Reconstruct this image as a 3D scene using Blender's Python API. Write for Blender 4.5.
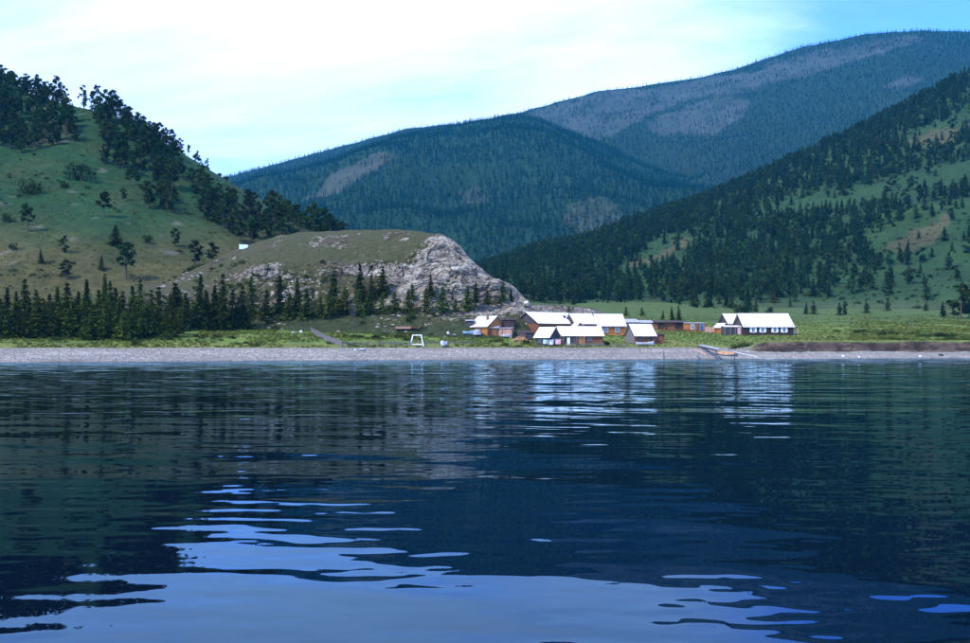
import bpy, math, random
import numpy as np
from mathutils import Vector, Matrix

R = math.radians
SC = bpy.context.scene
for _o in list(bpy.data.objects):
    bpy.data.objects.remove(_o)

# ------------------------------------------------------------------ camera
F, CX, HY, EYE = 943.0, 485.0, 346.0, 2.5      # focal length and horizon in photo pixels, eye height over the lake
cd = bpy.data.cameras.new('camera')
cd.sensor_width = 36.0
cd.lens = F / 970.0 * 36.0
cd.shift_y = (HY - 321.5) / 970.0
cd.clip_start = 0.5
cd.clip_end = 20000
cam = bpy.data.objects.new('camera', cd)
cam.location = (0, 0, EYE)
cam.rotation_euler = (R(90), 0, 0)
SC.collection.objects.link(cam)
SC.camera = cam

# ------------------------------------------------------------------ sky, sun, exposure
SUN_AZ = R(228)      # compass bearing of the sun, clockwise from +Y (behind the boat, to the left)
SUN_EL = R(50)
w = bpy.data.worlds.new('World')
SC.world = w
w.use_nodes = True
nt = w.node_tree
nt.nodes.clear()
N = nt.nodes.new
LK = nt.links.new
out = N('ShaderNodeOutputWorld')
bg = N('ShaderNodeBackground')
bg.inputs['Strength'].default_value = 0.118
sky = N('ShaderNodeTexSky')
sky.sky_type = 'NISHITA'
sky.sun_disc = False
sky.sun_elevation = SUN_EL
sky.sun_rotation = SUN_AZ
sky.altitude = 450
sky.air_density = 1.0
sky.dust_density = 0.4
sky.ozone_density = 3.0
tint = N('ShaderNodeMix'); tint.data_type = 'RGBA'; tint.blend_type = 'MULTIPLY'
tint.inputs[0].default_value = 1.0
tint.inputs[7].default_value = (0.85, 1.85, 4.7, 1)
tc = N('ShaderNodeTexCoord')
sep = N('ShaderNodeSeparateXYZ')
LK(tc.outputs['Generated'], sep.inputs[0])
add = N('ShaderNodeMath'); add.operation = 'ADD'; add.inputs[1].default_value = 0.16
mx = N('ShaderNodeMath'); mx.operation = 'MAXIMUM'; mx.inputs[1].default_value = 0.0
LK(sep.outputs['Z'], mx.inputs[0]); LK(mx.outputs[0], add.inputs[0])
dx = N('ShaderNodeMath'); dx.operation = 'DIVIDE'
dy = N('ShaderNodeMath'); dy.operation = 'DIVIDE'
LK(sep.outputs['X'], dx.inputs[0]); LK(add.outputs[0], dx.inputs[1])
LK(sep.outputs['Y'], dy.inputs[0]); LK(add.outputs[0], dy.inputs[1])
comb = N('ShaderNodeCombineXYZ')
LK(dx.outputs[0], comb.inputs[0]); LK(dy.outputs[0], comb.inputs[1])
mp = N('ShaderNodeMapping')
mp.inputs['Location'].default_value = (3.9, 1.1, 0)
mp.inputs['Rotation'].default_value = (0, 0, R(18))
mp.inputs['Scale'].default_value = (0.34, 0.62, 1)
LK(comb.outputs[0], mp.inputs[0])
nz = N('ShaderNodeTexNoise')
nz.inputs['Scale'].default_value = 1.0
nz.inputs['Detail'].default_value = 8.0
nz.inputs['Roughness'].default_value = 0.58
nz.inputs['Distortion'].default_value = 0.35
LK(mp.outputs[0], nz.inputs['Vector'])
cr = N('ShaderNodeMapRange')
cr.interpolation_type = 'SMOOTHSTEP'
cr.inputs['From Min'].default_value = 0.40
cr.inputs['From Max'].default_value = 0.62
cr.inputs['To Min'].default_value = 0.06
cr.inputs['To Max'].default_value = 0.95
LK(nz.outputs['Fac'], cr.inputs['Value'])
mixc = N('ShaderNodeMix'); mixc.data_type = 'RGBA'
mixc.inputs[7].default_value = (10.8, 13.4, 19.5, 1)
LK(sky.outputs[0], tint.inputs[6])
LK(cr.outputs[0], mixc.inputs[0]); LK(tint.outputs[2], mixc.inputs[6])
LK(mixc.outputs[2], bg.inputs['Color']); LK(bg.outputs[0], out.inputs['Surface'])

sd = bpy.data.lights.new('sun', 'SUN')
sd.energy = 5.0
sd.angle = R(0.53)
sd.color = (1.0, 0.93, 0.76)
sun = bpy.data.objects.new('sun', sd)
sdir = Vector((math.sin(SUN_AZ) * math.cos(SUN_EL), math.cos(SUN_AZ) * math.cos(SUN_EL), math.sin(SUN_EL)))
sun.rotation_euler = sdir.to_track_quat('Z', 'Y').to_euler()
sun.location = (-60, -40, 120)
SC.collection.objects.link(sun)

SC.render.engine = 'CYCLES'
SC.view_settings.view_transform = 'Standard'
SC.view_settings.look = 'None'
SC.view_settings.exposure = 0.1
SC.view_settings.gamma = 1.0
SC.cycles.use_denoising = True
SC.cycles.max_bounces = 6
SC.cycles.diffuse_bounces = 2
SC.cycles.glossy_bounces = 3
SC.cycles.transmission_bounces = 2
SC.cycles.volume_bounces = 1
SC.cycles.transparent_max_bounces = 4

# ------------------------------------------------------------------ helpers: noise, pixels, meshes
def _hash(ix, iy, iz, seed):
    h = (ix * 374761393 + iy * 668265263 + iz * 2147483647 + seed * 144665) & 0xffffffff
    h = ((h ^ (h >> 13)) * 1274126177) & 0xffffffff
    h = ((h ^ (h >> 16)) * 2246822519) & 0xffffffff
    return ((h ^ (h >> 15)) & 0xffffff) / float(0xffffff)

def vn2(x, y, seed=0):
    x = np.asarray(x, float); y = np.asarray(y, float)
    xi = np.floor(x).astype(np.int64); yi = np.floor(y).astype(np.int64)
    fx = x - xi; fy = y - yi
    fx = fx * fx * (3 - 2 * fx); fy = fy * fy * (3 - 2 * fy)
    z = np.zeros_like(xi)
    a = _hash(xi, yi, z, seed); b = _hash(xi + 1, yi, z, seed)
    c = _hash(xi, yi + 1, z, seed); d = _hash(xi + 1, yi + 1, z, seed)
    return (a * (1 - fx) + b * fx) * (1 - fy) + (c * (1 - fx) + d * fx) * fy

def fbm(x, y, seed=0, octs=4, gain=0.5):      # about -1 .. 1
    s = 0.0; a = 1.0; t = 0.0
    for o in range(octs):
        s = s + a * (vn2(x * 2 ** o + 17.3 * o, y * 2 ** o - 9.1 * o, seed + o) * 2 - 1)
        t += a; a *= gain
    return s / t

def vn3(x, y, z, seed=0):
    xi = np.floor(x).astype(np.int64); yi = np.floor(y).astype(np.int64); zi = np.floor(z).astype(np.int64)
    fx = x - xi; fy = y - yi; fz = z - zi
    fx = fx * fx * (3 - 2 * fx); fy = fy * fy * (3 - 2 * fy); fz = fz * fz * (3 - 2 * fz)
    r = 0
    for i in (0, 1):
        for j in (0, 1):
            for k in (0, 1):
                wgt = (fx if i else 1 - fx) * (fy if j else 1 - fy) * (fz if k else 1 - fz)
                r = r + wgt * _hash(xi + i, yi + j, zi + k, seed)
    return r

def to_px(x, y, z):
    return x / y * F + CX, HY - (z - EYE) / y * F

def at(px, py, dep):
    return np.array(((px - CX) / F * dep, dep, EYE + (HY - py) / F * dep))

def in_poly(px, py, poly):
    px = np.asarray(px); py = np.asarray(py)
    r = np.zeros(px.shape, bool)
    n = len(poly)
    for i in range(n):
        x0, y0 = poly[i]; x1, y1 = poly[(i + 1) % n]
        if y0 == y1:
            continue
        c = ((y0 > py) != (y1 > py)) & (px < (x1 - x0) * (py - y0) / (y1 - y0) + x0)
        r ^= c
    return r

def link(o, parent=None):
    SC.collection.objects.link(o)
    if parent is not None:
        o.parent = parent
    return o

def tag(o, label=None, cat=None, group=None, kind=None):
    if label: o['label'] = label
    if cat: o['category'] = cat
    if group: o['group'] = group
    if kind: o['kind'] = kind
    return o

def raw_mesh(name, verts, faces, mat, smooth=False):
    me = bpy.data.meshes.new(name)
    me.from_pydata([tuple(v) for v in verts], [], [tuple(f) for f in faces])
    if mat: me.materials.append(mat)
    if smooth:
        me.polygons.foreach_set('use_smooth', [True] * len(me.polygons))
    me.update()
    return me

def fast_mesh(name, verts, faces, mat, smooth=True, cols=None, attrs=None):
    """verts (N,3), faces (M,k) numpy arrays with constant k"""
    me = bpy.data.meshes.new(name)
    verts = np.asarray(verts, np.float32); faces = np.asarray(faces, np.int32)
    k = faces.shape[1]
    me.vertices.add(len(verts)); me.vertices.foreach_set('co', verts.ravel())
    me.loops.add(faces.size); me.loops.foreach_set('vertex_index', faces.ravel())
    me.polygons.add(len(faces))
    me.polygons.foreach_set('loop_start', np.arange(0, faces.size, k, dtype=np.int32))
    me.polygons.foreach_set('loop_total', np.full(len(faces), k, np.int32))
    me.polygons.foreach_set('use_smooth', np.full(len(faces), smooth, bool))
    if cols is not None:
        a = me.color_attributes.new('Col', 'FLOAT_COLOR', 'POINT')
        c4 = np.ones((len(verts), 4), np.float32); c4[:, :3] = cols
        a.data.foreach_set('color', c4.ravel())
    for nm, arr in (attrs or {}).items():
        a = me.attributes.new(nm, 'FLOAT', 'POINT')
        a.data.foreach_set('value', np.asarray(arr, np.float32).ravel())
    me.materials.append(mat)
    me.update(calc_edges=True)
    me.validate()
    return me

def grid_mesh(name, X, Y, Z, mat, cols=None, attrs=None, smooth=True):
    n, m = X.shape
    v = np.stack([X, Y, Z], -1).reshape(-1, 3)
    idx = np.arange(n * m).reshape(n, m)
    f = np.stack([idx[:-1, :-1], idx[:-1, 1:], idx[1:, 1:], idx[1:, :-1]], -1).reshape(-1, 4)
    return fast_mesh(name, v, f, mat, smooth, None if cols is None else cols.reshape(-1, 3),
                     None if attrs is None else {k: a.reshape(-1) for k, a in attrs.items()})

class MB:
    def __init__(self):
        self.v = []; self.f = []
    def add(self, vs, fs):
        b = len(self.v)
        self.v += [tuple(p) for p in vs]
        self.f += [tuple(b + i for i in f) for f in fs]
        return self
    def box(self, x0, x1, y0, y1, z0, z1):
        vs = [(x, y, z) for z in (z0, z1) for y in (y0, y1) for x in (x0, x1)]
        return self.add(vs, [(0, 2, 3, 1), (4, 5, 7, 6), (0, 1, 5, 4), (2, 6, 7, 3), (0, 4, 6, 2), (1, 3, 7, 5)])
    def tube(self, pts, rad, n=6, cap=True):
        rings = []
        for i, p in enumerate(pts):
            p = Vector(p)
            a = Vector(pts[max(i - 1, 0)]); b = Vector(pts[min(i + 1, len(pts) - 1)])
            d = (b - a).normalized()
            u = d.cross(Vector((0, 0, 1)))
            if u.length < 1e-3: u = d.cross(Vector((1, 0, 0)))
            u.normalize(); v = d.cross(u)
            r = rad[i] if isinstance(rad, (list, tuple)) else rad
            rings.append([p + u * math.cos(2 * math.pi * k / n) * r + v * math.sin(2 * math.pi * k / n) * r for k in range(n)])
        vs = [q for ring in rings for q in ring]
        fs = []
        for i in range(len(rings) - 1):
            for k in range(n):
                fs.append((i * n + k, i * n + (k + 1) % n, (i + 1) * n + (k + 1) % n, (i + 1) * n + k))
        if cap:
            fs.append(tuple(range(n))[::-1]); fs.append(tuple((len(rings) - 1) * n + k for k in range(n)))
        return self.add(vs, fs)
    def prism(self, poly, off):
        """poly: list of 3D points, extruded by off"""
        n = len(poly); off = Vector(off)
        vs = [Vector(p) for p in poly] + [Vector(p) + off for p in poly]
        fs = [tuple(range(n))[::-1], tuple(range(n, 2 * n))] + [(i, (i + 1) % n, n + (i + 1) % n, n + i) for i in range(n)]
        return self.add(vs, fs)
    def build(self, name, mat, parent=None, smooth=False):
        return link(bpy.data.objects.new(name, raw_mesh(name, self.v, self.f, mat, smooth)), parent)

def empty(name, loc, rz=0.0):
    o = bpy.data.objects.new(name, None)
    o.empty_display_size = 0.3
    o.location = loc; o.rotation_euler = (0, 0, rz)
    return link(o)

# ------------------------------------------------------------------ materials
def new_mat(name):
    m = bpy.data.materials.new(name); m.use_nodes = True
    t = m.node_tree
    b = t.nodes['Principled BSDF']
    return m, t, b

def noise_node(t, scale, detail=4, coord='Object', stretch=None, rough=0.55):
    c = t.nodes.new('ShaderNodeTexCoord')
    n = t.nodes.new('ShaderNodeTexNoise')
    n.inputs['Scale'].default_value = scale; n.inputs['Detail'].default_value = detail
    n.inputs['Roughness'].default_value = rough
    if stretch:
        mpn = t.nodes.new('ShaderNodeMapping'); mpn.inputs['Scale'].default_value = stretch
        t.links.new(c.outputs[coord], mpn.inputs[0]); t.links.new(mpn.outputs[0], n.inputs['Vector'])
    else:
        t.links.new(c.outputs[coord], n.inputs['Vector'])
    return n

def mul_by_noise(t, col_sock, noise, lo, hi):
    mr = t.nodes.new('ShaderNodeMapRange')
    mr.inputs['From Min'].default_value = 0.28; mr.inputs['From Max'].default_value = 0.72
    mr.inputs['To Min'].default_value = lo; mr.inputs['To Max'].default_value = hi
    t.links.new(noise.outputs['Fac'], mr.inputs['Value'])
    m = t.nodes.new('ShaderNodeVectorMath'); m.operation = 'SCALE'
    t.links.new(col_sock, m.inputs[0]); t.links.new(mr.outputs[0], m.inputs['Scale'])
    return m.outputs[0]

def simple_mat(name, col, rough=0.8, var=(0.7, 1.25), scale=3.0, stretch=None, spec=0.3, metal=0.0, bump=0.0):
    m, t, b = new_mat(name)
    rgb = t.nodes.new('ShaderNodeRGB'); rgb.outputs[0].default_value = (*col, 1)
    n = noise_node(t, scale, 5, 'Object', stretch)
    t.links.new(mul_by_noise(t, rgb.outputs[0], n, *var), b.inputs['Base Color'])
    b.inputs['Roughness'].default_value = rough
    b.inputs['Specular IOR Level'].default_value = spec
    b.inputs['Metallic'].default_value = metal
    if bump:
        bp = t.nodes.new('ShaderNodeBump'); bp.inputs['Strength'].default_value = 1; bp.inputs['Distance'].default_value = bump
        t.links.new(n.outputs['Fac'], bp.inputs['Height']); t.links.new(bp.outputs[0], b.inputs['Normal'])
    return m

def ground_mat(name, s1, s2, bump=0.15, var=(0.62, 1.4)):
    """vertex colour (what grows or lies there) broken up by two scales of noise"""
    m, t, b = new_mat(name)
    a = t.nodes.new('ShaderNodeVertexColor'); a.layer_name = 'Col'
    n1 = noise_node(t, s1, 6, rough=0.65); n2 = noise_node(t, s2, 3)
    c = mul_by_noise(t, a.outputs['Color'], n1, *var)
    c = mul_by_noise(t, c, n2, 0.8, 1.2)
    t.links.new(c, b.inputs['Base Color'])
    b.inputs['Roughness'].default_value = 0.95; b.inputs['Specular IOR Level'].default_value = 0.1
    bp = t.nodes.new('ShaderNodeBump'); bp.inputs['Strength'].default_value = 1; bp.inputs['Distance'].default_value = bump
    t.links.new(n1.outputs['Fac'], bp.inputs['Height']); t.links.new(bp.outputs[0], b.inputs['Normal'])
    return m

def leaf_mat(name, col, spread=0.35, trans=0.18):
    m, t, b = new_mat(name)
    a = t.nodes.new('ShaderNodeVertexColor'); a.layer_name = 'Col'
    oi = t.nodes.new('ShaderNodeObjectInfo')
    mr = t.nodes.new('ShaderNodeMapRange')
    mr.inputs['To Min'].default_value = 1 - spread; mr.inputs['To Max'].default_value = 1 + spread
    t.links.new(oi.outputs['Random'], mr.inputs['Value'])
    hs = t.nodes.new('ShaderNodeHueSaturation')
    hs.inputs['Color'].default_value = (*col, 1)
    mh = t.nodes.new('ShaderNodeMapRange'); mh.inputs['To Min'].default_value = 0.47; mh.inputs['To Max'].default_value = 0.535
    mm = t.nodes.new('ShaderNodeMath'); mm.operation = 'MULTIPLY'; mm.inputs[1].default_value = 7.13
    fr = t.nodes.new('ShaderNodeMath'); fr.operation = 'FRACT'
    t.links.new(oi.outputs['Random'], mm.inputs[0]); t.links.new(mm.outputs[0], fr.inputs[0])
    t.links.new(fr.outputs[0], mh.inputs['Value']); t.links.new(mh.outputs[0], hs.inputs['Hue'])
    v1 = t.nodes.new('ShaderNodeVectorMath'); v1.operation = 'SCALE'
    t.links.new(hs.outputs[0], v1.inputs[0]); t.links.new(mr.outputs[0], v1.inputs['Scale'])
    v2 = t.nodes.new('ShaderNodeVectorMath'); v2.operation = 'MULTIPLY'
    t.links.new(v1.outputs[0], v2.inputs[0]); t.links.new(a.outputs['Color'], v2.inputs[1])
    t.links.new(v2.outputs[0], b.inputs['Base Color'])
    b.inputs['Roughness'].default_value = 0.9; b.inputs['Specular IOR Level'].default_value = 0.08
    tr = t.nodes.new('ShaderNodeBsdfTranslucent'); t.links.new(v2.outputs[0], tr.inputs['Color'])
    mxs = t.nodes.new('ShaderNodeMixShader'); mxs.inputs[0].default_value = trans
    o = t.nodes['Material Output']
    t.links.new(b.outputs[0], mxs.inputs[1]); t.links.new(tr.outputs[0], mxs.inputs[2]); t.links.new(mxs.outputs[0], o.inputs['Surface'])
    return m

M = {}
M['shore'] = ground_mat('shore_ground', 1.1, 0.12, 0.10, (0.55, 1.5))
M['hill_near'] = ground_mat('hill_grass', 0.35, 0.03, 0.25, (0.6, 1.45))
M['hill_far'] = ground_mat('far_slope', 0.05, 0.006, 1.0, (0.6, 1.4))
M['spruce'] = leaf_mat('spruce_needles', (0.035, 0.048, 0.007), 0.5)
M['young'] = leaf_mat('young_larch_needles', (0.054, 0.078, 0.011))
M['pine'] = leaf_mat('pine_needles', (0.024, 0.043, 0.010), 0.45, 0.3)
M['hillside'] = leaf_mat('hillside_needles', (0.022, 0.042, 0.009), 0.45)
M['far'] = leaf_mat('forest_needles', (0.006, 0.025, 0.007))
M['rust'] = leaf_mat('rusty_needles', (0.17, 0.075, 0.025), 0.25)
M['bush'] = leaf_mat('bush_leaves', (0.034, 0.050, 0.010))
M['grassblade'] = leaf_mat('grass_blades', (0.100, 0.118, 0.022), 0.4)
M['bark'] = simple_mat('bark', (0.085, 0.062, 0.048), 0.95, scale=2.0, stretch=(4, 4, 1))
M['deadwood'] = simple_mat('dead_wood', (0.07, 0.07, 0.065), 0.95)
M['log_orange'] = simple_mat('fresh_log', (0.42, 0.165, 0.045), 0.75, (0.65, 1.3), 2.0, (0.4, 2.5, 3.0))
M['log_brown'] = simple_mat('brown_log', (0.21, 0.085, 0.038), 0.8, (0.55, 1.4), 2.0, (0.4, 2.5, 3.0))
M['log_dark'] = simple_mat('dark_log', (0.050, 0.030, 0.026), 0.85, (0.6, 1.4), 2.0, (0.4, 2.5, 3.0))
M['plank_grey'] = simple_mat('weathered_plank', (0.17, 0.155, 0.15), 0.9, (0.6, 1.4), 2.5, (3, 3, 0.4))
M['plank_dark'] = simple_mat('dark_plank', (0.065, 0.058, 0.062), 0.9, (0.6, 1.4), 2.5, (3, 3, 0.4))
M['plank_pink'] = simple_mat('faded_plank', (0.50, 0.27, 0.20), 0.85, (0.7, 1.25), 2.5, (3, 3, 0.4))
M['roof_white'] = simple_mat('pale_metal_roof', (0.76, 0.73, 0.66), 0.5, (0.72, 1.06), 0.9, (0.5, 2.0, 2.0), 0.5)
M['roof_grey'] = simple_mat('grey_board_roof', (0.34, 0.33, 0.36), 0.85, (0.6, 1.35), 2.5)
M['roof_dark'] = simple_mat('dark_bark_roof', (0.055, 0.035, 0.032), 0.9)
M['white'] = simple_mat('white_paint', (0.80, 0.80, 0.80), 0.6, (0.85, 1.05), 2.0)
M['pink'] = simple_mat('pink_paint', (0.72, 0.42, 0.42), 0.7, (0.85, 1.1), 2.0)
M['blue'] = simple_mat('blue_paint', (0.16, 0.30, 0.66), 0.6, (0.8, 1.15), 2.0)
M['paleblue'] = simple_mat('pale_blue_cloth', (0.50, 0.68, 0.80), 0.7, (0.85, 1.1), 2.0)
M['grey'] = simple_mat('grey_canvas', (0.30, 0.31, 0.35), 0.8)
M['brick'] = simple_mat('brick', (0.24, 0.09, 0.06), 0.9)
M['iron'] = simple_mat('dark_iron', (0.045, 0.045, 0.05), 0.5, metal=0.6)
M['cutwood'] = simple_mat('cut_wood', (0.46, 0.25, 0.13), 0.85, (0.5, 1.35), 6.0)
M['boatwood'] = simple_mat('boat_board', (0.36, 0.33, 0.29), 0.7, (0.7, 1.15), 2.0)
M['stone_white'] = simple_mat('white_stone', (0.72, 0.70, 0.69), 0.85, (0.7, 1.1), 4.0, bump=0.03)
M['stone_grey'] = simple_mat('grey_stone', (0.33, 0.32, 0.35), 0.9, (0.6, 1.3), 4.0, bump=0.03)
M['skin'] = simple_mat('skin', (0.48, 0.30, 0.22), 0.6, (0.95, 1.05))
gm, gt, gb = new_mat('window_glass')
gb.inputs['Base Color'].default_value = (0.03, 0.045, 0.06, 1); gb.inputs['Roughness'].default_value = 0.08
M['glass'] = gm

# rock: pale grey-lilac limestone with dark seams, some highlight and shadow painted in; 'rock' attribute blends it with dry grass
def rock_mat():
    m, t, b = new_mat('cliff_rock')
    L = t.links.new
    at_ = t.nodes.new('ShaderNodeAttribute'); at_.attribute_name = 'rock'
    vc = t.nodes.new('ShaderNodeVertexColor'); vc.layer_name = 'Col'
    n1 = noise_node(t, 0.16, 9, stretch=(1, 1, 2.2), rough=0.68)
    n2 = noise_node(t, 1.6, 6, stretch=(1, 1, 2.2), rough=0.7)
    n3 = noise_node(t, 0.9, 6, rough=0.7)
    vo = t.nodes.new('ShaderNodeTexVoronoi'); vo.feature = 'DISTANCE_TO_EDGE'; vo.inputs['Scale'].default_value = 0.30
    tcn = t.nodes.new('ShaderNodeTexCoord')
    mpn = t.nodes.new('ShaderNodeMapping'); mpn.inputs['Scale'].default_value = (1, 1, 1.7); mpn.inputs['Rotation'].default_value = (0.2, 0.35, 0.1)
    mixv = t.nodes.new('ShaderNodeMix'); mixv.data_type = 'RGBA'; mixv.blend_type = 'LINEAR_LIGHT'; mixv.inputs[0].default_value = 0.35
    L(tcn.outputs['Object'], mpn.inputs[0]); L(mpn.outputs[0], mixv.inputs[6]); L(n2.outputs['Color'], mixv.inputs[7]); L(mixv.outputs[2], vo.inputs['Vector'])
    ramp = t.nodes.new('ShaderNodeValToRGB')  # rock tones, with contrast raised to paint in the cliff's highlights and shadows
    e = ramp.color_ramp.elements
    e[0].position = 0.28; e[0].color = (0.075, 0.062, 0.055, 1)
    e[1].position = 0.74; e[1].color = (0.72, 0.65, 0.51, 1)
    e2 = e.new(0.44); e2.color = (0.25, 0.21, 0.165, 1)
    e3 = e.new(0.58); e3.color = (0.45, 0.395, 0.31, 1)
    L(n1.outputs['Fac'], ramp.inputs[0])
    c = mul_by_noise(t, ramp.outputs[0], n2, 0.72, 1.25)
    cs = t.nodes.new('ShaderNodeMapRange'); cs.inputs['From Max'].default_value = 0.09; cs.inputs['To Min'].default_value = 0.62
    L(vo.outputs['Distance'], cs.inputs['Value'])
    sc_ = t.nodes.new('ShaderNodeVectorMath'); sc_.operation = 'SCALE'; L(c, sc_.inputs[0]); L(cs.outputs[0], sc_.inputs['Scale'])
    grass = mul_by_noise(t, vc.outputs['Color'], n3, 0.6, 1.4)
    mk = t.nodes.new('ShaderNodeMath'); mk.operation = 'ADD'
    mr = t.nodes.new('ShaderNodeMapRange'); mr.inputs['From Min'].default_value = 0.3; mr.inputs['From Max'].default_value = 0.7
    mr.inputs['To Min'].default_value = -0.55; mr.inputs['To Max'].default_value = 0.55
    L(n3.outputs['Fac'], mr.inputs['Value']); L(at_.outputs['Fac'], mk.inputs[0]); L(mr.outputs[0], mk.inputs[1])
    st = t.nodes.new('ShaderNodeMapRange'); st.inputs['From Min'].default_value = 0.40; st.inputs['From Max'].default_value = 0.60
    L(mk.outputs[0], st.inputs['Value'])
    mx_ = t.nodes.new('ShaderNodeMix'); mx_.data_type = 'RGBA'
    L(st.outputs[0], mx_.inputs[0]); L(grass, mx_.inputs[6]); L(sc_.outputs[0], mx_.inputs[7])
    L(mx_.outputs[2], b.inputs['Base Color'])
    b.inputs['Roughness'].default_value = 0.9; b.inputs['Specular IOR Level'].default_value = 0.15
    bp = t.nodes.new('ShaderNodeBump'); bp.inputs['Distance'].default_value = 0.9; bp.inputs['Strength'].default_value = 1.0
    hh = t.nodes.new('ShaderNodeMath'); hh.operation = 'ADD'; L(n2.outputs['Fac'], hh.inputs[0])
    L(cs.outputs[0], hh.inputs[1]); L(hh.outputs[0], bp.inputs['Height']); L(bp.outputs[0], b.inputs['Normal'])
    return m
M['rock'] = rock_mat()

def water_mat():
    m, t, b = new_mat('lake_water')
    L = t.links.new
    t.nodes.remove(b)
    body = t.nodes.new('ShaderNodeBsdfDiffuse'); body.inputs['Color'].default_value = (0.001, 0.003, 0.009, 1)
    glo = t.nodes.new('ShaderNodeBsdfGlossy'); glo.inputs['Roughness'].default_value = 0.0; glo.inputs['Color'].default_value = (0.50, 0.78, 1.0, 1)
    fre = t.nodes.new('ShaderNodeFresnel'); fre.inputs['IOR'].default_value = 1.333
    mxw = t.nodes.new('ShaderNodeMixShader'); L(fre.outputs[0], mxw.inputs[0]); L(body.outputs[0], mxw.inputs[1]); L(glo.outputs[0], mxw.inputs[2])
    L(mxw.outputs[0], t.nodes['Material Output'].inputs['Surface'])
    g = t.nodes.new('ShaderNodeNewGeometry')
    total = None
    # fine ripples on top of the modelled waves
    for k, (s, st, amp, rot, det) in enumerate(((0.9, 0.36, 0.010, -7, 1.5), (2.6, 0.40, 0.012, 10, 2.0))):
        mpn = t.nodes.new('ShaderNodeMapping')
        mpn.inputs['Rotation'].default_value = (0, 0, R(rot)); mpn.inputs['Scale'].default_value = (s * st, s, s)
        mpn.inputs['Location'].default_value = (3.7 * k, 1.3 * k, 5.1 * k)
        n = t.nodes.new('ShaderNodeTexNoise'); n.inputs['Scale'].default_value = 1; n.inputs['Detail'].default_value = det
        n.inputs['Roughness'].default_value = 0.45
        L(g.outputs['Position'], mpn.inputs[0]); L(mpn.outputs[0], n.inputs['Vector'])
        sb = t.nodes.new('ShaderNodeVectorMath'); sb.operation = 'SUBTRACT'; sb.inputs[1].default_value = (0.5, 0.5, 0.5)
        L(n.outputs['Color'], sb.inputs[0])
        ml = t.nodes.new('ShaderNodeVectorMath'); ml.operation = 'MULTIPLY'; ml.inputs[1].default_value = (amp * 2 * st, amp * 2, 0)
        L(sb.outputs[0], ml.inputs[0])
        if total is None: total = ml.outputs[0]
        else:
            ad = t.nodes.new('ShaderNodeVectorMath'); ad.operation = 'ADD'
            L(total, ad.inputs[0]); L(ml.outputs[0], ad.inputs[1]); total = ad.outputs[0]
    # a light breeze roughens the open water towards the shore; the lee round the boat is calm
    sp_ = t.nodes.new('ShaderNodeSeparateXYZ'); L(g.outputs['Position'], sp_.inputs[0])
    pn = t.nodes.new('ShaderNodeTexNoise'); pn.inputs['Scale'].default_value = 0.03; pn.inputs['Detail'].default_value = 3
    L(g.outputs['Position'], pn.inputs['Vector'])
    m1 = t.nodes.new('ShaderNodeMath'); m1.operation = 'MULTIPLY_ADD'; m1.inputs[1].default_value = 60; L(pn.outputs['Fac'], m1.inputs[0]); L(sp_.outputs['Y'], m1.inputs[2])
    mr_ = t.nodes.new('ShaderNodeMapRange'); mr_.inputs['From Min'].default_value = 38; mr_.inputs['From Max'].default_value = 110
    mr_.inputs['To Min'].default_value = 1.2; mr_.inputs['To Max'].default_value = 2.2; L(m1.outputs[0], mr_.inputs['Value'])
    br = t.nodes.new('ShaderNodeVectorMath'); br.operation = 'SCALE'; L(total, br.inputs[0]); L(mr_.outputs[0], br.inputs['Scale']); total = br.outputs[0]
    ad = t.nodes.new('ShaderNodeVectorMath'); ad.operation = 'ADD'; L(g.outputs['Normal'], ad.inputs[1])
    L(total, ad.inputs[0])
    nm = t.nodes.new('ShaderNodeVectorMath'); nm.operation = 'NORMALIZE'
    L(ad.outputs[0], nm.inputs[0]); L(nm.outputs[0], glo.inputs['Normal']); L(nm.outputs[0], fre.inputs['Normal'])
    return m
M['water'] = water_mat()

# ------------------------------------------------------------------ terrain functions
def shore_line(x):
    base = np.interp(x, [-3000, -300, -73, 0, 97, 300, 3000], [60, 118, 143, 168, 189, 206, 260])
    return base + 1.0 * fbm(x / 22, x * 0 + 3.3, 5, 3) + 0.35 * fbm(x / 4, x * 0 + 8.1, 6, 2)

T_K = [-80, -20, 0, 3, 16, 19, 24, 35, 45, 65, 110, 160, 330, 530, 1500, 5000]
Z_K = [-4, -1.6, 0, 0.5, 2.0, 2.15, 2.9, 4.1, 5.1, 6.6, 10.2, 14.4, 27, 44, 60, 60]
def shore_h(x, y, detail=True):
    t = y - shore_line(x)
    z = np.interp(t, T_K, Z_K)
    # undercut earth bank along the shore on the right
    jag = 1.4 * fbm(x / 5, x * 0 + 1.7, 11, 4) + 0.6 * fbm(x / 1.2, x * 0 + 4.7, 12, 2)
    tb = t + jag
    zb = np.interp(tb, [-80, -20, 0, 3, 11.6, 12.2, 13.3, 13.8, 20, 45, 65, 110, 160, 330, 530, 1500, 5000],
                   [-4, -1.6, 0, 0.45, 1.25, 1.6, 2.9, 3.45, 3.75, 5.15, 6.6, 10.2, 14.4, 27, 44, 60, 60])
    k = np.clip((x / np.maximum(y, 1) * F + CX - 742) / 26, 0, 1); k = k * k * (3 - 2 * k)
    z = z * (1 - k) + zb * k
    if detail:
        g = np.clip((t - 16) / 20, 0, 1)
        z = z + g * (0.35 * fbm(x / 14, y / 14, 21, 3) + 0.14 * fbm(x / 2.2, y / 2.2, 22, 2))
        z = z + np.clip(t / 60 - 1.5, 0, 6) * 0.5 * fbm(x / 70, y / 70, 23, 3)
        bw = np.clip(t / 3, 0, 1) * np.clip((19 - t) / 4, 0, 1)
        z = z + bw * (0.10 * np.sin(t * 1.15 + 2 * fbm(x / 9, y / 9, 25, 2)) + 0.10 * fbm(x / 1.5, y / 1.5, 24, 2))
    return z

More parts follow.
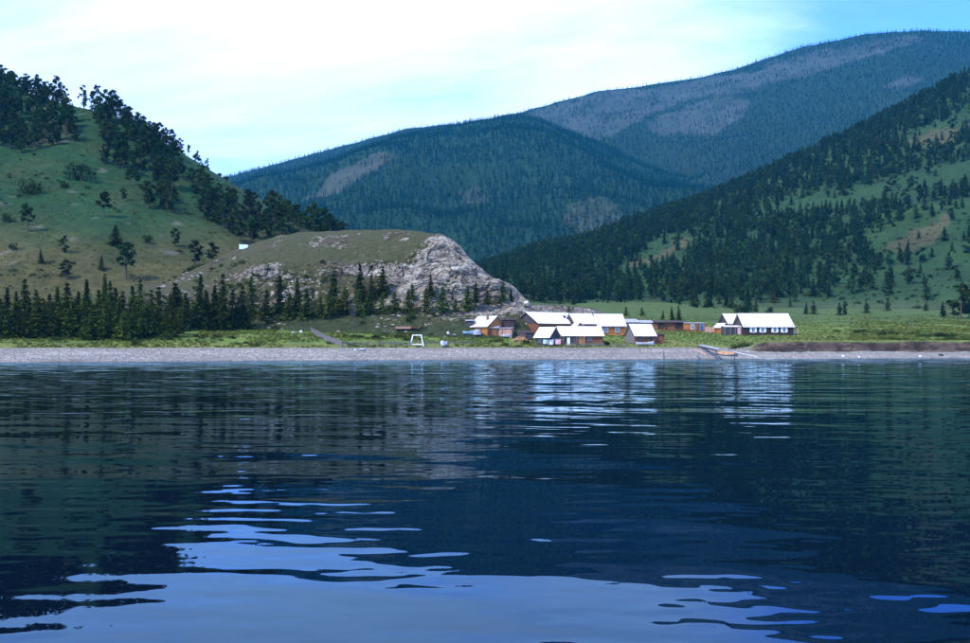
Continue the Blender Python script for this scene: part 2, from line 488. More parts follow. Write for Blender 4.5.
def ridge_h(x, y, pts, p, base, amp=0.0, wl=100.0, seed=1, gully=0.0):
    best = np.full(np.shape(x), -1e9); dn = np.full(np.shape(x), 1e9)
    for (x0, y0, h0, w0), (x1, y1, h1, w1) in zip(pts[:-1], pts[1:]):
        ex, ey = x1 - x0, y1 - y0
        s = np.clip(((x - x0) * ex + (y - y0) * ey) / (ex * ex + ey * ey), 0, 1)
        d = np.hypot(x - x0 - s * ex, y - y0 - s * ey)
        h = h0 + (h1 - h0) * s; wd = w0 + (w1 - w0) * s
        tt = d / wd
        f = np.where(tt < 1, np.clip(1 - tt, 0, 1) ** p, -(tt - 1) * 0.25)
        best = np.maximum(best, base + (h - base) * f); dn = np.minimum(dn, tt)
    if amp:
        g = np.clip(dn / 0.22, 0, 1) * np.clip((1.15 - dn) / 0.35, 0, 1)
        best = best + amp * g * fbm(x / wl, y / wl, seed, 4)
        if gully:
            r = np.abs(fbm(x / (wl * 0.8) + 3.1, y / (wl * 2.0), seed + 9, 3))
            best = best + gully * g * (0.25 - r)
    return best

def rl(lst, ext=None):
    r = []
    for px, py, dep, wd in lst:
        p = at(px, py, dep); r.append((p[0], p[1], p[2], wd))
    return r

LEFT = rl([(-420, -20, 520, 300), (-160, 30, 460, 260), (0, 80, 430, 232), (40, 97, 425, 228), (75, 106, 420, 222), (105, 112, 412, 214), (130, 122, 408, 205),
           (160, 148, 402, 195), (190, 173, 395, 185), (215, 189, 388, 175), (260, 212, 366, 158), (300, 230, 335, 120), (345, 236, 305, 80)])
RIGHT = rl([(1500, -190, 1200, 760), (1200, -60, 1050, 680), (970, 72, 950, 600), (900, 112, 925, 580), (800, 168, 880, 540), (740, 196, 845, 500), (700, 215, 815, 460),
            (660, 236, 780, 420), (620, 256, 745, 380), (580, 274, 705, 330), (545, 291, 660, 270), (515, 305, 615, 200)])
MID = rl([(60, 285, 1900, 880), (180, 252, 1980, 950), (240, 224, 2060, 1010), (268, 212, 2110, 1040), (322, 180, 2170, 1150), (360, 160, 2200, 1210), (393, 145, 2230, 1280), (430, 130, 2250, 1310), (480, 121, 2270, 1340),
           (519, 116, 2290, 1340), (555, 127, 2330, 1320), (587, 139, 2380, 1300), (640, 164, 2420, 1200), (690, 192, 2380, 1050), (740, 226, 2260, 880)])
FAR = rl([(-500, 260, 2700, 1300), (0, 232, 2750, 1350), (120, 204, 2780, 1350), (217, 181, 2800, 1400), (274, 164, 2820, 1450), (330, 149, 2850, 1500), (408, 128, 2880, 1550), (467, 122, 2900, 1550), (519, 112, 2920, 1550),
           (560, 101, 2940, 1600), (597, 91, 2950, 1600), (640, 86, 2960, 1650), (700, 77, 2970, 1700), (730, 70, 2960, 1700), (770, 57, 2950, 1750), (800, 47, 2930, 1800), (835, 40, 2910, 1800),
           (870, 33, 2900, 1850), (920, 30, 2880, 1850), (970, 31, 2860, 1850), (1080, 40, 2820, 1850), (1400, 60, 2750, 1800)])
SPUR = rl([(735, 72, 2950, 600), (715, 100, 2750, 620), (690, 128, 2560, 600), (660, 160, 2380, 560), (640, 190, 2200, 480)])
SPUR2 = rl([(925, 32, 2880, 700), (900, 70, 2620, 680), (860, 110, 2380, 640), (800, 160, 2140, 560), (760, 190, 1990, 480)])

def left_h(x, y): return ridge_h(x, y, LEFT, 1.28, 2.0, 5.0, 60, 31, 4.0)
def right_h(x, y): return ridge_h(x, y, RIGHT, 1.22, 8.0, 14.0, 150, 41, 12.0)
def mid_h(x, y): return ridge_h(x, y, MID, 1.15, 30.0, 50.0, 320, 51, 45.0)
def far_h(x, y):
    return np.maximum(np.maximum(ridge_h(x, y, FAR, 1.12, 40.0, 90.0, 520, 61, 60.0), ridge_h(x, y, SPUR, 1.0, 40.0, 25, 260, 62, 20)),
                      ridge_h(x, y, SPUR2, 1.0, 40.0, 30, 300, 63, 20))

# the rocky bluff: for each bearing a foot, a cliff edge and a crest (photo row, distance)
BL_PX = [120, 170, 205, 235, 262, 300, 350, 400, 425, 440, 455, 470, 487, 505, 519, 527, 545]
BL_FT = [(309, 216), (309, 217), (308, 218), (306, 219), (304, 220), (303, 220), (304, 220), (304, 219), (306, 217), (307, 216), (308, 216), (308, 216), (308, 217), (308, 218), (308, 219), (309, 220), (314, 222)]
BL_ED = [(302, 232), (296, 232), (286, 231), (276, 230), (266, 229), (266, 229), (267, 230), (259, 230), (252, 230), (245, 230), (250, 228), (262, 226), (275, 225), (286, 225), (296, 225), (302, 225), (314, 227)]
BL_CR = [(290, 270), (281, 272), (266, 276), (252, 280), (243, 284), (235, 286), (232, 275), (231, 262), (233, 254), (236, 249), (244, 240), (258, 234), (272, 231), (283, 230), (293, 229), (300, 228), (314, 231)]
def prof_tables(PX, FT, ED, CR):
    PXa = np.array(PX, float)
    return PXa, [np.array([a[1] for a in T], float) for T in (FT, ED, CR)], \
        [np.array([EYE + (HY - a[0]) / F * a[1] for a in T], float) for T in (FT, ED, CR)]
BLT = prof_tables(BL_PX, BL_FT, BL_ED, BL_CR)
RC_PX = [455, 470, 500, 530, 560, 590, 606, 614]
RC_FT = [(318, 230), (318, 230), (318, 231), (318, 232), (318, 234), (319, 236), (319, 238), (319, 239)]
RC_ED = [(316, 232), (307, 232), (306, 233), (306, 234), (306, 236), (309, 238), (313, 240), (318, 241)]
RC_CR = [(316, 236), (306, 238), (305, 240), (305, 242), (305, 244), (308, 246), (313, 247), (318, 247)]
RCT = prof_tables(RC_PX, RC_FT, RC_ED, RC_CR)
def prof_h(x, y, TAB, front, back):
    PXa, D, Z = TAB
    px = x / np.maximum(y, 1) * F + CX
    df, de, dc = [np.interp(px, PXa, d) for d in D]
    zf, ze, zc = [np.interp(px, PXa, z) for z in Z]
    r = np.where(y < df, zf - (df - y) * front,
        np.where(y < de, zf + (ze - zf) * (y - df) / (de - df),
        np.where(y < dc, ze + (zc - ze) * np.sin(np.clip((y - de) / (dc - de), 0, 1) * 1.5708) ** 0.85, zc - (y - dc) * back)))
    out_ = (px < PXa[0]) | (px > PXa[-1])
    return np.where(out_, -50.0, r)
def bluff_h(x, y): return prof_h(x, y, BLT, 0.55, 0.5)

def ground(x, y):
    x = np.asarray(x, float); y = np.asarray(y, float)
    h = shore_h(x, y)
    for f in (left_h, right_h, bluff_h):
        h = np.maximum(h, f(x, y))
    far = y > 500
    if np.any(far):
        h = np.where(far, np.maximum(np.maximum(mid_h(x, y), far_h(x, y)), h), h)
    return h

def hit(px, py, d0=120.0, d1=1200.0, step=0.25):
    """the point of the ground seen at a photo pixel"""
    d = np.arange(d0, d1, step)
    u = (px - CX) / F
    z = EYE + (HY - py) / F * d
    g = ground(u * d, d)
    i = np.argmax(g >= z)
    if g[i] < z[i]:
        return None
    return np.array((u * d[i], d[i], g[i]))

def gz(x, y): return float(ground(np.array([x]), np.array([y]))[0])

# ------------------------------------------------------------------ the setting: ground, hills, lake
GRASS = np.array((0.095, 0.138, 0.027)); GRASS_Y = np.array((0.125, 0.130, 0.036)); GRASS_D = np.array((0.045, 0.078, 0.019))
DRY = np.array((0.150, 0.135, 0.070)); EARTH = np.array((0.048, 0.034, 0.027)); SHINGLE = np.array((0.265, 0.245, 0.215))
def mixc_(a, b, k): return a * (1 - k[..., None]) + b * k[..., None]
def const(c, shp): return np.broadcast_to(c, shp + (3,)).copy()
def sst(a, lo, hi):
    k = np.clip((a - lo) / (hi - lo), 0, 1); return k * k * (3 - 2 * k)

xs = np.concatenate([np.linspace(-2600, -420, 40), np.linspace(-400, -135, 60), np.arange(-130, 175, 0.55), np.linspace(180, 460, 60), np.linspace(480, 2600, 40)])
ts = np.concatenate([np.linspace(-60, -4, 12), np.arange(-3, 24, 0.28), np.arange(24, 75, 0.7), np.arange(75, 180, 2.0), np.linspace(184, 600, 60), np.linspace(630, 3600, 30)])
Xg, Tg = np.meshgrid(xs, ts)
Yg = Tg + shore_line(Xg)
Zg = shore_h(Xg, Yg)
pxg, pyg = to_px(Xg, np.maximum(Yg, 5), Zg)
shp = Xg.shape
col = const(GRASS, shp)
col = mixc_(col, GRASS_D, sst(fbm(Xg / 9, Yg / 9, 71, 4), 0.0, 0.5) * 0.75)
col = mixc_(col, GRASS_Y, sst(fbm(Xg / 18, Yg / 12, 72, 4), 0.05, 0.55) * 0.7)
col = mixc_(col, GRASS_Y * 1.05, np.clip(1 - np.abs(Tg - 21) / 7, 0, 1) * 0.7)
upper = sst(Tg, 70, 130)
col = mixc_(col, np.array((0.040, 0.068, 0.019)), upper * 0.7)
kb = sst(pxg, 738, 762)
jag = 1.4 * fbm(Xg / 5, Xg * 0 + 1.7, 11, 4) + 0.6 * fbm(Xg / 1.2, Xg * 0 + 4.7, 12, 2)
tb = Tg + jag
lim = 17.5 + 1.3 * fbm(Xg / 6, Yg / 6, 73, 3)
beach = (1 - sst(Tg, lim - 1.2, lim + 0.8)) * (1 - kb) + (1 - sst(tb, 11.2, 11.9)) * kb
sh = SHINGLE * (0.86 + 0.22 * fbm(Xg / 30, Tg / 2.2, 74, 3))[..., None]
wet = 1 - sst(Tg, 0.3, 1.3)
col = mixc_(col, sh, beach)
col = mixc_(col, SHINGLE * 0.45, np.clip(wet * beach, 0, 1) * 0.8)
bank = kb * sst(tb, 11.2, 11.9) * (1 - sst(tb, 13.5, 14.0))
bankc = EARTH[None, None, :] * (1.0 + 0.9 * np.clip(fbm(Xg / 2.0, Zg / 0.8, 75, 3), -0.6, 1))[..., None]
bankc = mixc_(bankc, np.array((0.12, 0.085, 0.06)), sst(fbm(Xg / 3.3, Zg / 0.5, 76, 3), 0.15, 0.5) * 0.8)
col = mixc_(col, bankc, bank)
tag(link(bpy.data.objects.new('ground', grid_mesh('ground', Xg, Yg, Zg, M['shore'], np.clip(col, 0.01, 0.9)))), kind='structure')

def hill(name, fn, x0, x1, nx, y0, y1, ny, colfn, mat):
    X, Y = np.meshgrid(np.linspace(x0, x1, nx), np.linspace(y0, y1, ny))
    Z = fn(X, Y)
    px, py = to_px(X, Y, Z)
    c = colfn(X, Y, Z, px, py)
    return tag(link(bpy.data.objects.new(name, grid_mesh(name, X, Y, Z, mat, np.clip(c, 0.01, 0.9)))), kind='structure')

def jpx(px, py, X, Y, s, amp):        # ragged edges for the patches
    return px + 1.7 * amp * fbm(X / s, Y / s, 81, 5, 0.7), py + 1.2 * amp * fbm(X / s, Y / s, 82, 5, 0.7)

def left_col(X, Y, Z, px, py):
    c = const(np.array((0.013, 0.042, 0.013)), X.shape)
    c = mixc_(c, np.array((0.072, 0.062, 0.023)), np.clip(sst(py + 18 * fbm(X / 40, Y / 40, 83, 3), 205, 258) * 0.85, 0, 1))
    c = mixc_(c, np.array((0.060, 0.056, 0.020)), sst(fbm(X / 35, Y / 35, 84, 4), 0.1, 0.6) * 0.6)
    c = mixc_(c, np.array((0.022, 0.036, 0.010)), sst(fbm(X / 12, Y / 12, 85, 4), 0.05, 0.6) * 0.7)
    c = mixc_(c, np.array((0.15, 0.135, 0.12)), sst(fbm(X / 7, Y / 7, 86, 3), 0.52, 0.62) * 0.4)
    return c
hill('hill_left', left_h, -420, -40, 330, 165, 640, 340, left_col, M['hill_near'])

C_CLEAR = [[(893, 136), (930, 126), (970, 114), (985, 130), (930, 142), (905, 146)],
           [(776, 206), (830, 192), (880, 182), (985, 158), (985, 180), (900, 203), (850, 212), (800, 212)],
           [(876, 236), (900, 222), (955, 202), (985, 196), (985, 224), (940, 240), (905, 258), (880, 256)],
           [(612, 268), (640, 250), (686, 230), (698, 244), (684, 262), (640, 276)],
           [(700, 246), (716, 240), (716, 248), (704, 253)],
           [(900, 268), (985, 246), (985, 292), (930, 292), (890, 290)]]
C_DRY = [[(905, 141), (935, 128), (985, 122), (985, 134), (930, 142)], [(885, 240), (930, 222), (955, 214), (935, 240), (900, 255)], [(628, 262), (686, 236), (690, 246), (640, 266)]]
def right_col(X, Y, Z, px, py):
    c = const(np.array((0.019, 0.044, 0.013)), X.shape)
    c = mixc_(c, np.array((0.030, 0.058, 0.016)), sst(fbm(X / 60, Y / 60, 87, 4), 0.0, 0.5) * 0.8)
    qx, qy = jpx(px, py, X, Y, 30, 9)
    dry = np.zeros(X.shape, bool)
    for p in C_DRY: dry |= in_poly(qx, qy, p)
    c = mixc_(c, np.array((0.070, 0.058, 0.027)), dry * 0.7)
    c = mixc_(c, np.array((0.062, 0.072, 0.032)), sst(py, 296, 310) * 0.5)
    return c
hill('hill_right', right_h, -60, 1500, 400, 280, 1500, 320, right_col, M['hill_near'])

B_BARE = [[(306, 200), (322, 182), (345, 168), (386, 150), (398, 156), (372, 172), (345, 188), (318, 200)]]
B_SEMI = [[(560, 222), (572, 204), (600, 194), (618, 205), (622, 222), (606, 236), (580, 236)], [(452, 188), (480, 186), (484, 202), (462, 206)], [(690, 178), (714, 166), (708, 178), (694, 188)]]
A_BARE = [[(526, 116), (560, 104), (597, 94), (650, 89), (700, 81), (722, 77), (718, 88), (694, 97), (645, 119), (610, 136), (587, 138), (550, 126)],
          [(645, 126), (680, 108), (720, 97), (754, 98), (740, 116), (713, 136), (690, 131), (660, 134)],
          [(706, 84), (760, 68), (810, 54), (870, 41), (912, 34), (922, 40), (880, 54), (845, 66), (800, 76), (770, 84), (740, 92), (716, 97)],
          [(884, 88), (908, 76), (924, 78), (900, 90)]]
A_SEMI = [[(225, 190), (280, 172), (340, 156), (410, 138), (400, 150), (330, 172), (270, 206)]]
def mid_col(X, Y, Z, px, py):
    c = const(np.array((0.010, 0.027, 0.010)), X.shape)
    qx, qy = jpx(px, py, X, Y, 60, 7)
    k = np.zeros(X.shape)
    for p in B_BARE: k = np.maximum(k, in_poly(qx, qy, p) * 1.0)
    for p in B_SEMI: k = np.maximum(k, in_poly(qx, qy, p) * 0.7)
    return mixc_(c, np.array((0.055, 0.052, 0.038)), k * (0.65 + 0.3 * fbm(X / 40, Y / 40, 88, 3)))
hill('hill_middle', mid_h, -1700, 1600, 330, 620, 3500, 290, mid_col, M['hill_far'])
def far_col(X, Y, Z, px, py):
    c = const(np.array((0.007, 0.020, 0.008)), X.shape)
    qx, qy = jpx(px, py, X, Y, 90, 6)
    k = np.zeros(X.shape)
    for p in A_BARE: k = np.maximum(k, in_poly(qx, qy, p) * 1.0)
    for p in A_SEMI: k = np.maximum(k, in_poly(qx, qy, p) * 0.7)
    return mixc_(c, np.array((0.042, 0.046, 0.044)), np.clip(k * (0.75 + 0.4 * fbm(X / 60, Y / 60, 89, 4)), 0, 1))
hill('mountain_far', far_h, -3000, 3300, 420, 1150, 4300, 260, far_col, M['hill_far'])

# bluff and road cut with a broken rock surface
def rock_face(name, TAB, px0, px1, npx, dfront, front, back, nseg, seed, amp, rockfn):
    PXa, D, Z = TAB
    cols_ = np.linspace(px0, px1, npx)
    df, de, dc = [np.interp(cols_, PXa, d) for d in D]
    a = np.linspace(0, 1, nseg[0], endpoint=False); b = np.linspace(0, 1, nseg[1], endpoint=False)
    c = np.linspace(0, 1, nseg[2], endpoint=False); e = np.linspace(0, 1, nseg[3])
    S = np.concatenate([a, 1 + b, 2 + c, 3 + e])
    dep = np.zeros((len(S), npx))
    for i, s in enumerate(S):
        if s < 1: dep[i] = df - dfront * (1 - s)
        elif s < 2: dep[i] = df + (de - df) * (s - 1)
        elif s < 3: dep[i] = de + (dc - de) * (s - 2)
        else: dep[i] = dc + back * (s - 3)
    U = np.broadcast_to((cols_ - CX) / F, dep.shape)
    X = U * dep; Y = dep.copy()
    Zz = prof_h(X, Y, TAB, front, 0.5)
    SS = np.broadcast_to(S[:, None], dep.shape); PXX = np.broadcast_to(cols_, dep.shape)
    rock = rockfn(SS, PXX, X, Y, Zz)
    # blocky broken rock: layered ledges, buttresses and cracks pushed out of and into the face
    q = X * 0.9 + Y * 0.35
    blk = 1.5 * (vn3(X / 7.5, Y / 7.5, Zz / 3.4, seed) - 0.5) + 0.6 * (vn3(X / 3.4, Y / 3.4, Zz / 2.0, seed + 8) - 0.5)
    blk2 = np.floor(vn3(X / 2.3 + 7, Y / 2.3, Zz / 1.3 + 0.25 * X / 2.3, seed + 1) * 5) / 5 - 0.4
    crack = np.abs(vn3(X / 3.0 + 3, Y / 3.0, Zz / 3.0, seed + 2) - 0.5)
    fine = vn3(X / 0.7, Y / 0.7, Zz / 0.5, seed + 3) - 0.5
    disp = amp * rock * (1.9 * blk + 1.1 * blk2 + 0.55 * fine - 1.3 * np.clip(0.07 - crack, 0, 1) / 0.07 * 0.6)
    cliff = np.exp(-((SS - 1.5) / 0.75) ** 2)
    Y2 = Y - disp * (0.25 + 0.75 * cliff); X2 = X + 0.25 * disp * (vn2(X / 5, Y / 5, seed + 5) - 0.5)
    Z2 = Zz + disp * 0.38 + (1 - rock) * 0.25 * fbm(X / 3, Y / 3, seed + 6, 3)
    cg = const(np.array((0.070, 0.074, 0.025)), X.shape)
    cg = mixc_(cg, np.array((0.090, 0.076, 0.038)), sst(fbm(X / 10, Y / 10, seed + 7, 4), 0.0, 0.5) * 0.8)
    cg = mixc_(cg, np.array((0.050, 0.062, 0.022)), 1 - sst(SS, 0.5, 1.1))
    o = link(bpy.data.objects.new(name, grid_mesh(name, X2, Y2, Z2, M['rock'], cg, {'rock': rock}, smooth=False)))
    return tag(o, kind='structure')

def bluff_rock(S, P, X, Y, Z):
    face = sst(S, 0.75, 1.05) * (1 - sst(S, 1.98, 2.10))
    right = sst(P - 16 * (S - 2.2) + 22 * fbm(X / 6, Y / 6 + Z / 5, 99, 4, 0.6), 424, 440)
    face = np.maximum(face, right * sst(S, 0.7, 1.0) * (1 - sst(S, 3.3, 3.6)))
    weak = sst(P, 150, 215)
    kp = sst(P + 18 * fbm(X / 5, Z / 4, 92, 3), 380, 440); patch = (1 - kp) * (0.44 + 0.85 * fbm(X / 9, Z / 3.5, 93, 3)) + kp * (0.86 + 0.35 * fbm(X / 7, Z / 4, 98, 3))
    top = 0.50 * sst(fbm(X / 5, Y / 6, 94, 4, 0.65), 0.22, 0.5) * sst(S, 2.0, 2.2)
    crest = 0.75 * np.exp(-((S - 3.0) / 0.10) ** 2) * sst(P, 335, 360) * sst(fbm(X / 5, Y / 50, 95, 3), -0.2, 0.2)
    talus = 0.5 * sst(S, 0.35, 0.9) * (1 - sst(S, 0.95, 1.1)) * sst(fbm(X / 4, Y / 4, 96, 3), 0.05, 0.4)
    return np.clip(np.maximum.reduce([face * weak * patch, top, crest, talus]), 0, 1)
rock_face('rocky_bluff_hill', BLT, 122, 544, 640, 22, 0.55, 50, (26, 90, 60, 20), 101, 1.45, bluff_rock)
def cut_rock(S, P, X, Y, Z):
    return np.clip(sst(S, 0.7, 1.0) * (1 - sst(S, 1.95, 2.3)) * (0.75 + 0.4 * fbm(X / 5, Z / 3, 97, 3)), 0, 1)
rock_face('road_cut_terrain', RCT, 456, 613, 330, 14, 0.4, 8, (8, 26, 10, 6), 141, 0.35, cut_rock)

# lake
wy = [5.0]
while wy[-1] < 215: wy.append(wy[-1] * 1.0045)
wy = np.array([-2500, -900, -300, -100, -35, -12, 0.0] + wy + [225, 240, 262.0])
ud = np.linspace(-0.62, 0.62, 520); so = np.array([0.02, 0.06, 0.14, 0.3, 0.6, 1.0])
xe = 0.62 * (np.maximum(wy, 5) + 12)
Xw = np.concatenate([-(xe[:, None] + (2800 - xe[:, None]) * so[::-1] ** 2), ud * (np.maximum(wy, 5) + 12)[:, None], xe[:, None] + (2800 - xe[:, None]) * so ** 2], 1)
Yw = np.broadcast_to(wy[:, None], Xw.shape).copy()
Zw = np.zeros(Xw.shape)
wr = np.random.default_rng(12)
calm = 1 - sst(Yw + 26 * fbm(Xw / 30, Yw / 30, 301, 3), 26, 75)
for lam, slope, spread in [(0.27, .0030, 22), (0.35, .0032, 22), (0.45, .0034, 24), (0.6, .0044, 24), (0.8, .0044, 22), (1.2, .0040, 22), (1.7, .0036, 22), (2.4, .0032, 20), (3.3, .0034, 20), (4.6, .0030, 18), (7.0, .0030, 14), (11.0, .0026, 10)] * 2:
    lam = lam * wr.uniform(.88, 1.14); an = R(wr.normal(0, spread)); kx, ky = math.sin(an) * 6.283 / lam, math.cos(an) * 6.283 / lam
    ph = wr.uniform(0, 6.28) + 2.2 * fbm(Xw / (lam * 4), Yw / (lam * 4), int(lam * 100), 2)
    gust = 0.55 + 0.9 * vn2(Xw / (lam * 7) + 9 * lam, Yw / (lam * 7), 310 + int(lam * 10))
    res = np.clip((lam / (0.0045 * np.maximum(Yw, 5)) - 2.5) / 2.5, 0, 1)       # only waves this mesh can carry
    rough = calm * (0.85 if lam < 1 else 0.95) + (1 - calm) * (3.0 if lam < 5 else 1.6)
    Zw += slope * lam / 6.283 * 1.4 * gust * rough * res * np.sin(kx * Xw + ky * Yw + ph)
edge = np.clip((xe[:, None] - np.abs(Xw)) / 3, 0, 1) * np.clip((Yw - 5) / 2, 0, 1) * np.clip((Yw < 216) * 1.0, 0, 1)
tag(link(bpy.data.objects.new('water', grid_mesh('water', Xw, Yw, Zw * edge, M['water']))), kind='structure')

# ------------------------------------------------------------------ tree shapes (unit height, scaled where they stand)
def finish_leaves(name, tri, tone, mat):
    tri = np.asarray(tri, np.float32).reshape(-1, 3)
    f = np.arange(len(tri)).reshape(-1, 3)
    c = np.repeat(np.asarray(tone, np.float32), 3)
    return fast_mesh(name, tri, f, mat, False, np.stack([c, c, c], -1))

def clump(rng, tri, tone, p, rad, size, flat, n, base_tone):
    """n leaf-sized triangles round p; rad = outward direction"""
    for _ in range(n):
        a = rng.normal(size=3); a[2] *= flat; a += rad * 0.6; a /= np.linalg.norm(a) + 1e-6
        b = rng.normal(size=3); b[2] *= flat; b -= a * np.dot(a, b); b /= np.linalg.norm(b) + 1e-6
        s = size * rng.uniform(0.65, 1.35)
        q = p + rng.normal(size=3) * size * 0.4
        tri += [q - a * s * 0.5 - b * s * 0.42, q - a * s * 0.5 + b * s * 0.42, q + a * s * 0.75 - np.array((0, 0, s * 0.25))]
        tone.append(base_tone * rng.uniform(0.72, 1.3))

def conifer_mesh(name, seed, mat, levels, per, segs, rad=0.2, size=0.05, base=0.08, power=0.8, n=2, gap=0.0):
    rng = np.random.default_rng(seed); tri = []; tone = []
    side = rng.uniform(0, 6.28)
    for i in range(levels):
        t = base + (0.985 - base) * (i + rng.uniform(0, 0.9)) / levels
        rr = rad * (1 - t) ** power * rng.uniform(0.72, 1.18) + 0.010
        for j in range(per):
            if rng.random() < gap: continue
            az = rng.uniform(0, 6.283)
            L = rr * rng.uniform(0.6, 1.12) * (1 + 0.16 * math.cos(az - side))
            d = np.array((math.cos(az), math.sin(az), 0.0)); bt = rng.uniform(0.75, 1.25)
            for k in range(segs):
                fr = (k + rng.uniform(0.35, 1.0)) / segs
                p = d * L * fr + np.array((0, 0, t - 0.30 * L * fr + 0.10 * L * fr * fr))
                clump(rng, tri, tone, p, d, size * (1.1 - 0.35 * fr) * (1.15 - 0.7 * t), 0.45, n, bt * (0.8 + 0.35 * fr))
    for k in range(4):
        clump(rng, tri, tone, np.array((0, 0, 0.945 + 0.014 * k)), np.array((0, 0, 1.0)), size * (0.42 - 0.06 * k), 1.0, 2, 1.0)
    return finish_leaves(name, tri, tone, mat)

def pine_mesh(name, seed, mat, blobs, per, size, lo=0.36, wide=0.19):
    rng = np.random.default_rng(seed); tri = []; tone = []
    for b_ in range(blobs):
        t = lo + (0.95 - lo) * ((b_ + rng.uniform(0, 1)) / blobs)
        env = wide * (math.sin(min(1, (t - lo + 0.12) / (1.02 - lo)) * 2.7) * 0.85 + 0.2)
        az = rng.uniform(0, 6.283); L = env * rng.uniform(0.15, 1.0)
        c = np.array((math.cos(az) * L, math.sin(az) * L, t))
        br = rng.uniform(0.055, 0.10) * (1.15 - 0.4 * t); bt = rng.uniform(0.72, 1.3)
        for k in range(per):
            d = rng.normal(size=3); d /= np.linalg.norm(d); d[2] *= 0.65
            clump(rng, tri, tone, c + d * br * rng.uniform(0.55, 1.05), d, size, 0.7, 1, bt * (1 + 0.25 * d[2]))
    return finish_leaves(name, tri, tone, mat)

def bush_mesh(name, seed, mat, blobs, per, size, wide=0.5, stem=0.0):
    rng = np.random.default_rng(seed); tri = []; tone = []
    for b_ in range(blobs):
        az = rng.uniform(0, 6.283); L = wide * math.sqrt(rng.random()) * 0.8
        zc = stem + (1 - stem) * rng.uniform(0.12, 0.78) * (1 - 0.5 * (L / wide) ** 2)
        c = np.array((math.cos(az) * L, math.sin(az) * L, zc)); bt = rng.uniform(0.7, 1.3)
        for k in range(per):
            d = rng.normal(size=3); d /= np.linalg.norm(d)
            p = c + d * rng.uniform(0.12, 0.24) * np.array((wide * 1.7, wide * 1.7, 1 - stem))
            p[2] = max(p[2], 0.01)
            clump(rng, tri, tone, p, d, size, 0.8, 1, bt)
    return finish_leaves(name, tri, tone, mat)

def trunk_mesh(name, seed, mat, r, h, limbs=0, lo=0.3, reach=0.14):
    rng = random.Random(seed); b = MB()
    b.tube([(0, 0, -0.06), (0.004, 0, 0.0), (rng.uniform(-.01, .01), rng.uniform(-.01, .01), h * 0.5), (rng.uniform(-.012, .012), 0, h)],
           [r * 1.35, r, r * 0.68, r * 0.15], 7)
    for k in range(limbs):
        t = lo + (h - lo) * k / max(1, limbs); az = rng.uniform(0, 6.28); L = reach * rng.uniform(0.5, 1)
        b.tube([(0, 0, t), (math.cos(az) * L * .6, math.sin(az) * L * .6, t + L * .15), (math.cos(az) * L, math.sin(az) * L, t + L * .35)], [r * .35, r * .22, r * .08], 4)
    return raw_mesh(name, b.v, b.f, mat)

MESH = {}
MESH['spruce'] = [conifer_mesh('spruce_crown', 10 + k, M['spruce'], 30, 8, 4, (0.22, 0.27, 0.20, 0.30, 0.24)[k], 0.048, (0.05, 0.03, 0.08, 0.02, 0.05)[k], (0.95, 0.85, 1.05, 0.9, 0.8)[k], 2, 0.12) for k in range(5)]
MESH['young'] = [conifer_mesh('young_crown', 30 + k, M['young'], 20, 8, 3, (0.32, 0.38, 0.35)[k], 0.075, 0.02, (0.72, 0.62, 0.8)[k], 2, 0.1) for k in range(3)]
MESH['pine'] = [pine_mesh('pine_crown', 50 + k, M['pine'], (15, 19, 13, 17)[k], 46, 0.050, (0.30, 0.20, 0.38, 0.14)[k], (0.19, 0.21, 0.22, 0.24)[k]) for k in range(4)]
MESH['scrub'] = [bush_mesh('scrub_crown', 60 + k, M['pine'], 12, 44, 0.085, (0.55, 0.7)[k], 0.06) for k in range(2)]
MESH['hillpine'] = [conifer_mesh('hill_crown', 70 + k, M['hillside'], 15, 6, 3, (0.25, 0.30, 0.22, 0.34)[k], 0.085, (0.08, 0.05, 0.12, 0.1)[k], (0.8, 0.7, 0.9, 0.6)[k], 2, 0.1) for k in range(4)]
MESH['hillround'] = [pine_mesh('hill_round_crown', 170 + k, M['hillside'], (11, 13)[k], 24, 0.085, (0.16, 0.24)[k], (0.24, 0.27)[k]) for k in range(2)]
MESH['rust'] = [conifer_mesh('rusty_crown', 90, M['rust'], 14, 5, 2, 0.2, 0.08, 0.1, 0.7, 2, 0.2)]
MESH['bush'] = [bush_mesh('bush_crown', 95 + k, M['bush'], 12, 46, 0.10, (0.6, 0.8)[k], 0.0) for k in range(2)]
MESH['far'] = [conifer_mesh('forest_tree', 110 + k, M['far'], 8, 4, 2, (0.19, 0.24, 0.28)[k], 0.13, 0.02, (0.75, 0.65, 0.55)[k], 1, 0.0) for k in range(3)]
TRUNK = {'spruce': trunk_mesh('trunk', 1, M['bark'], 0.016, 0.9, 4), 'young': trunk_mesh('trunk', 2, M['bark'], 0.018, 0.85, 3),
         'pine': trunk_mesh('trunk', 3, M['bark'], 0.020, 0.88, 9, 0.32), 'scrub': trunk_mesh('trunk', 4, M['bark'], 0.03, 0.7, 5, 0.1, 0.4),
         'hillround': trunk_mesh('trunk', 8, M['bark'], 0.018, 0.85, 3), 'hillpine': trunk_mesh('trunk', 5, M['bark'], 0.018, 0.85, 3), 'rust': trunk_mesh('trunk', 6, M['bark'], 0.018, 0.85, 3),
         'bush': trunk_mesh('stem', 7, M['bark'], 0.03, 0.7, 6, 0.05, 0.4)}
RNG = random.Random(7)
ORD = 'first second third fourth fifth sixth seventh eighth ninth tenth eleventh twelfth thirteenth fourteenth fifteenth sixteenth seventeenth eighteenth nineteenth twentieth'.split() + ['twenty-' + q for q in 'first second third fourth fifth sixth seventh eighth ninth'.split()]
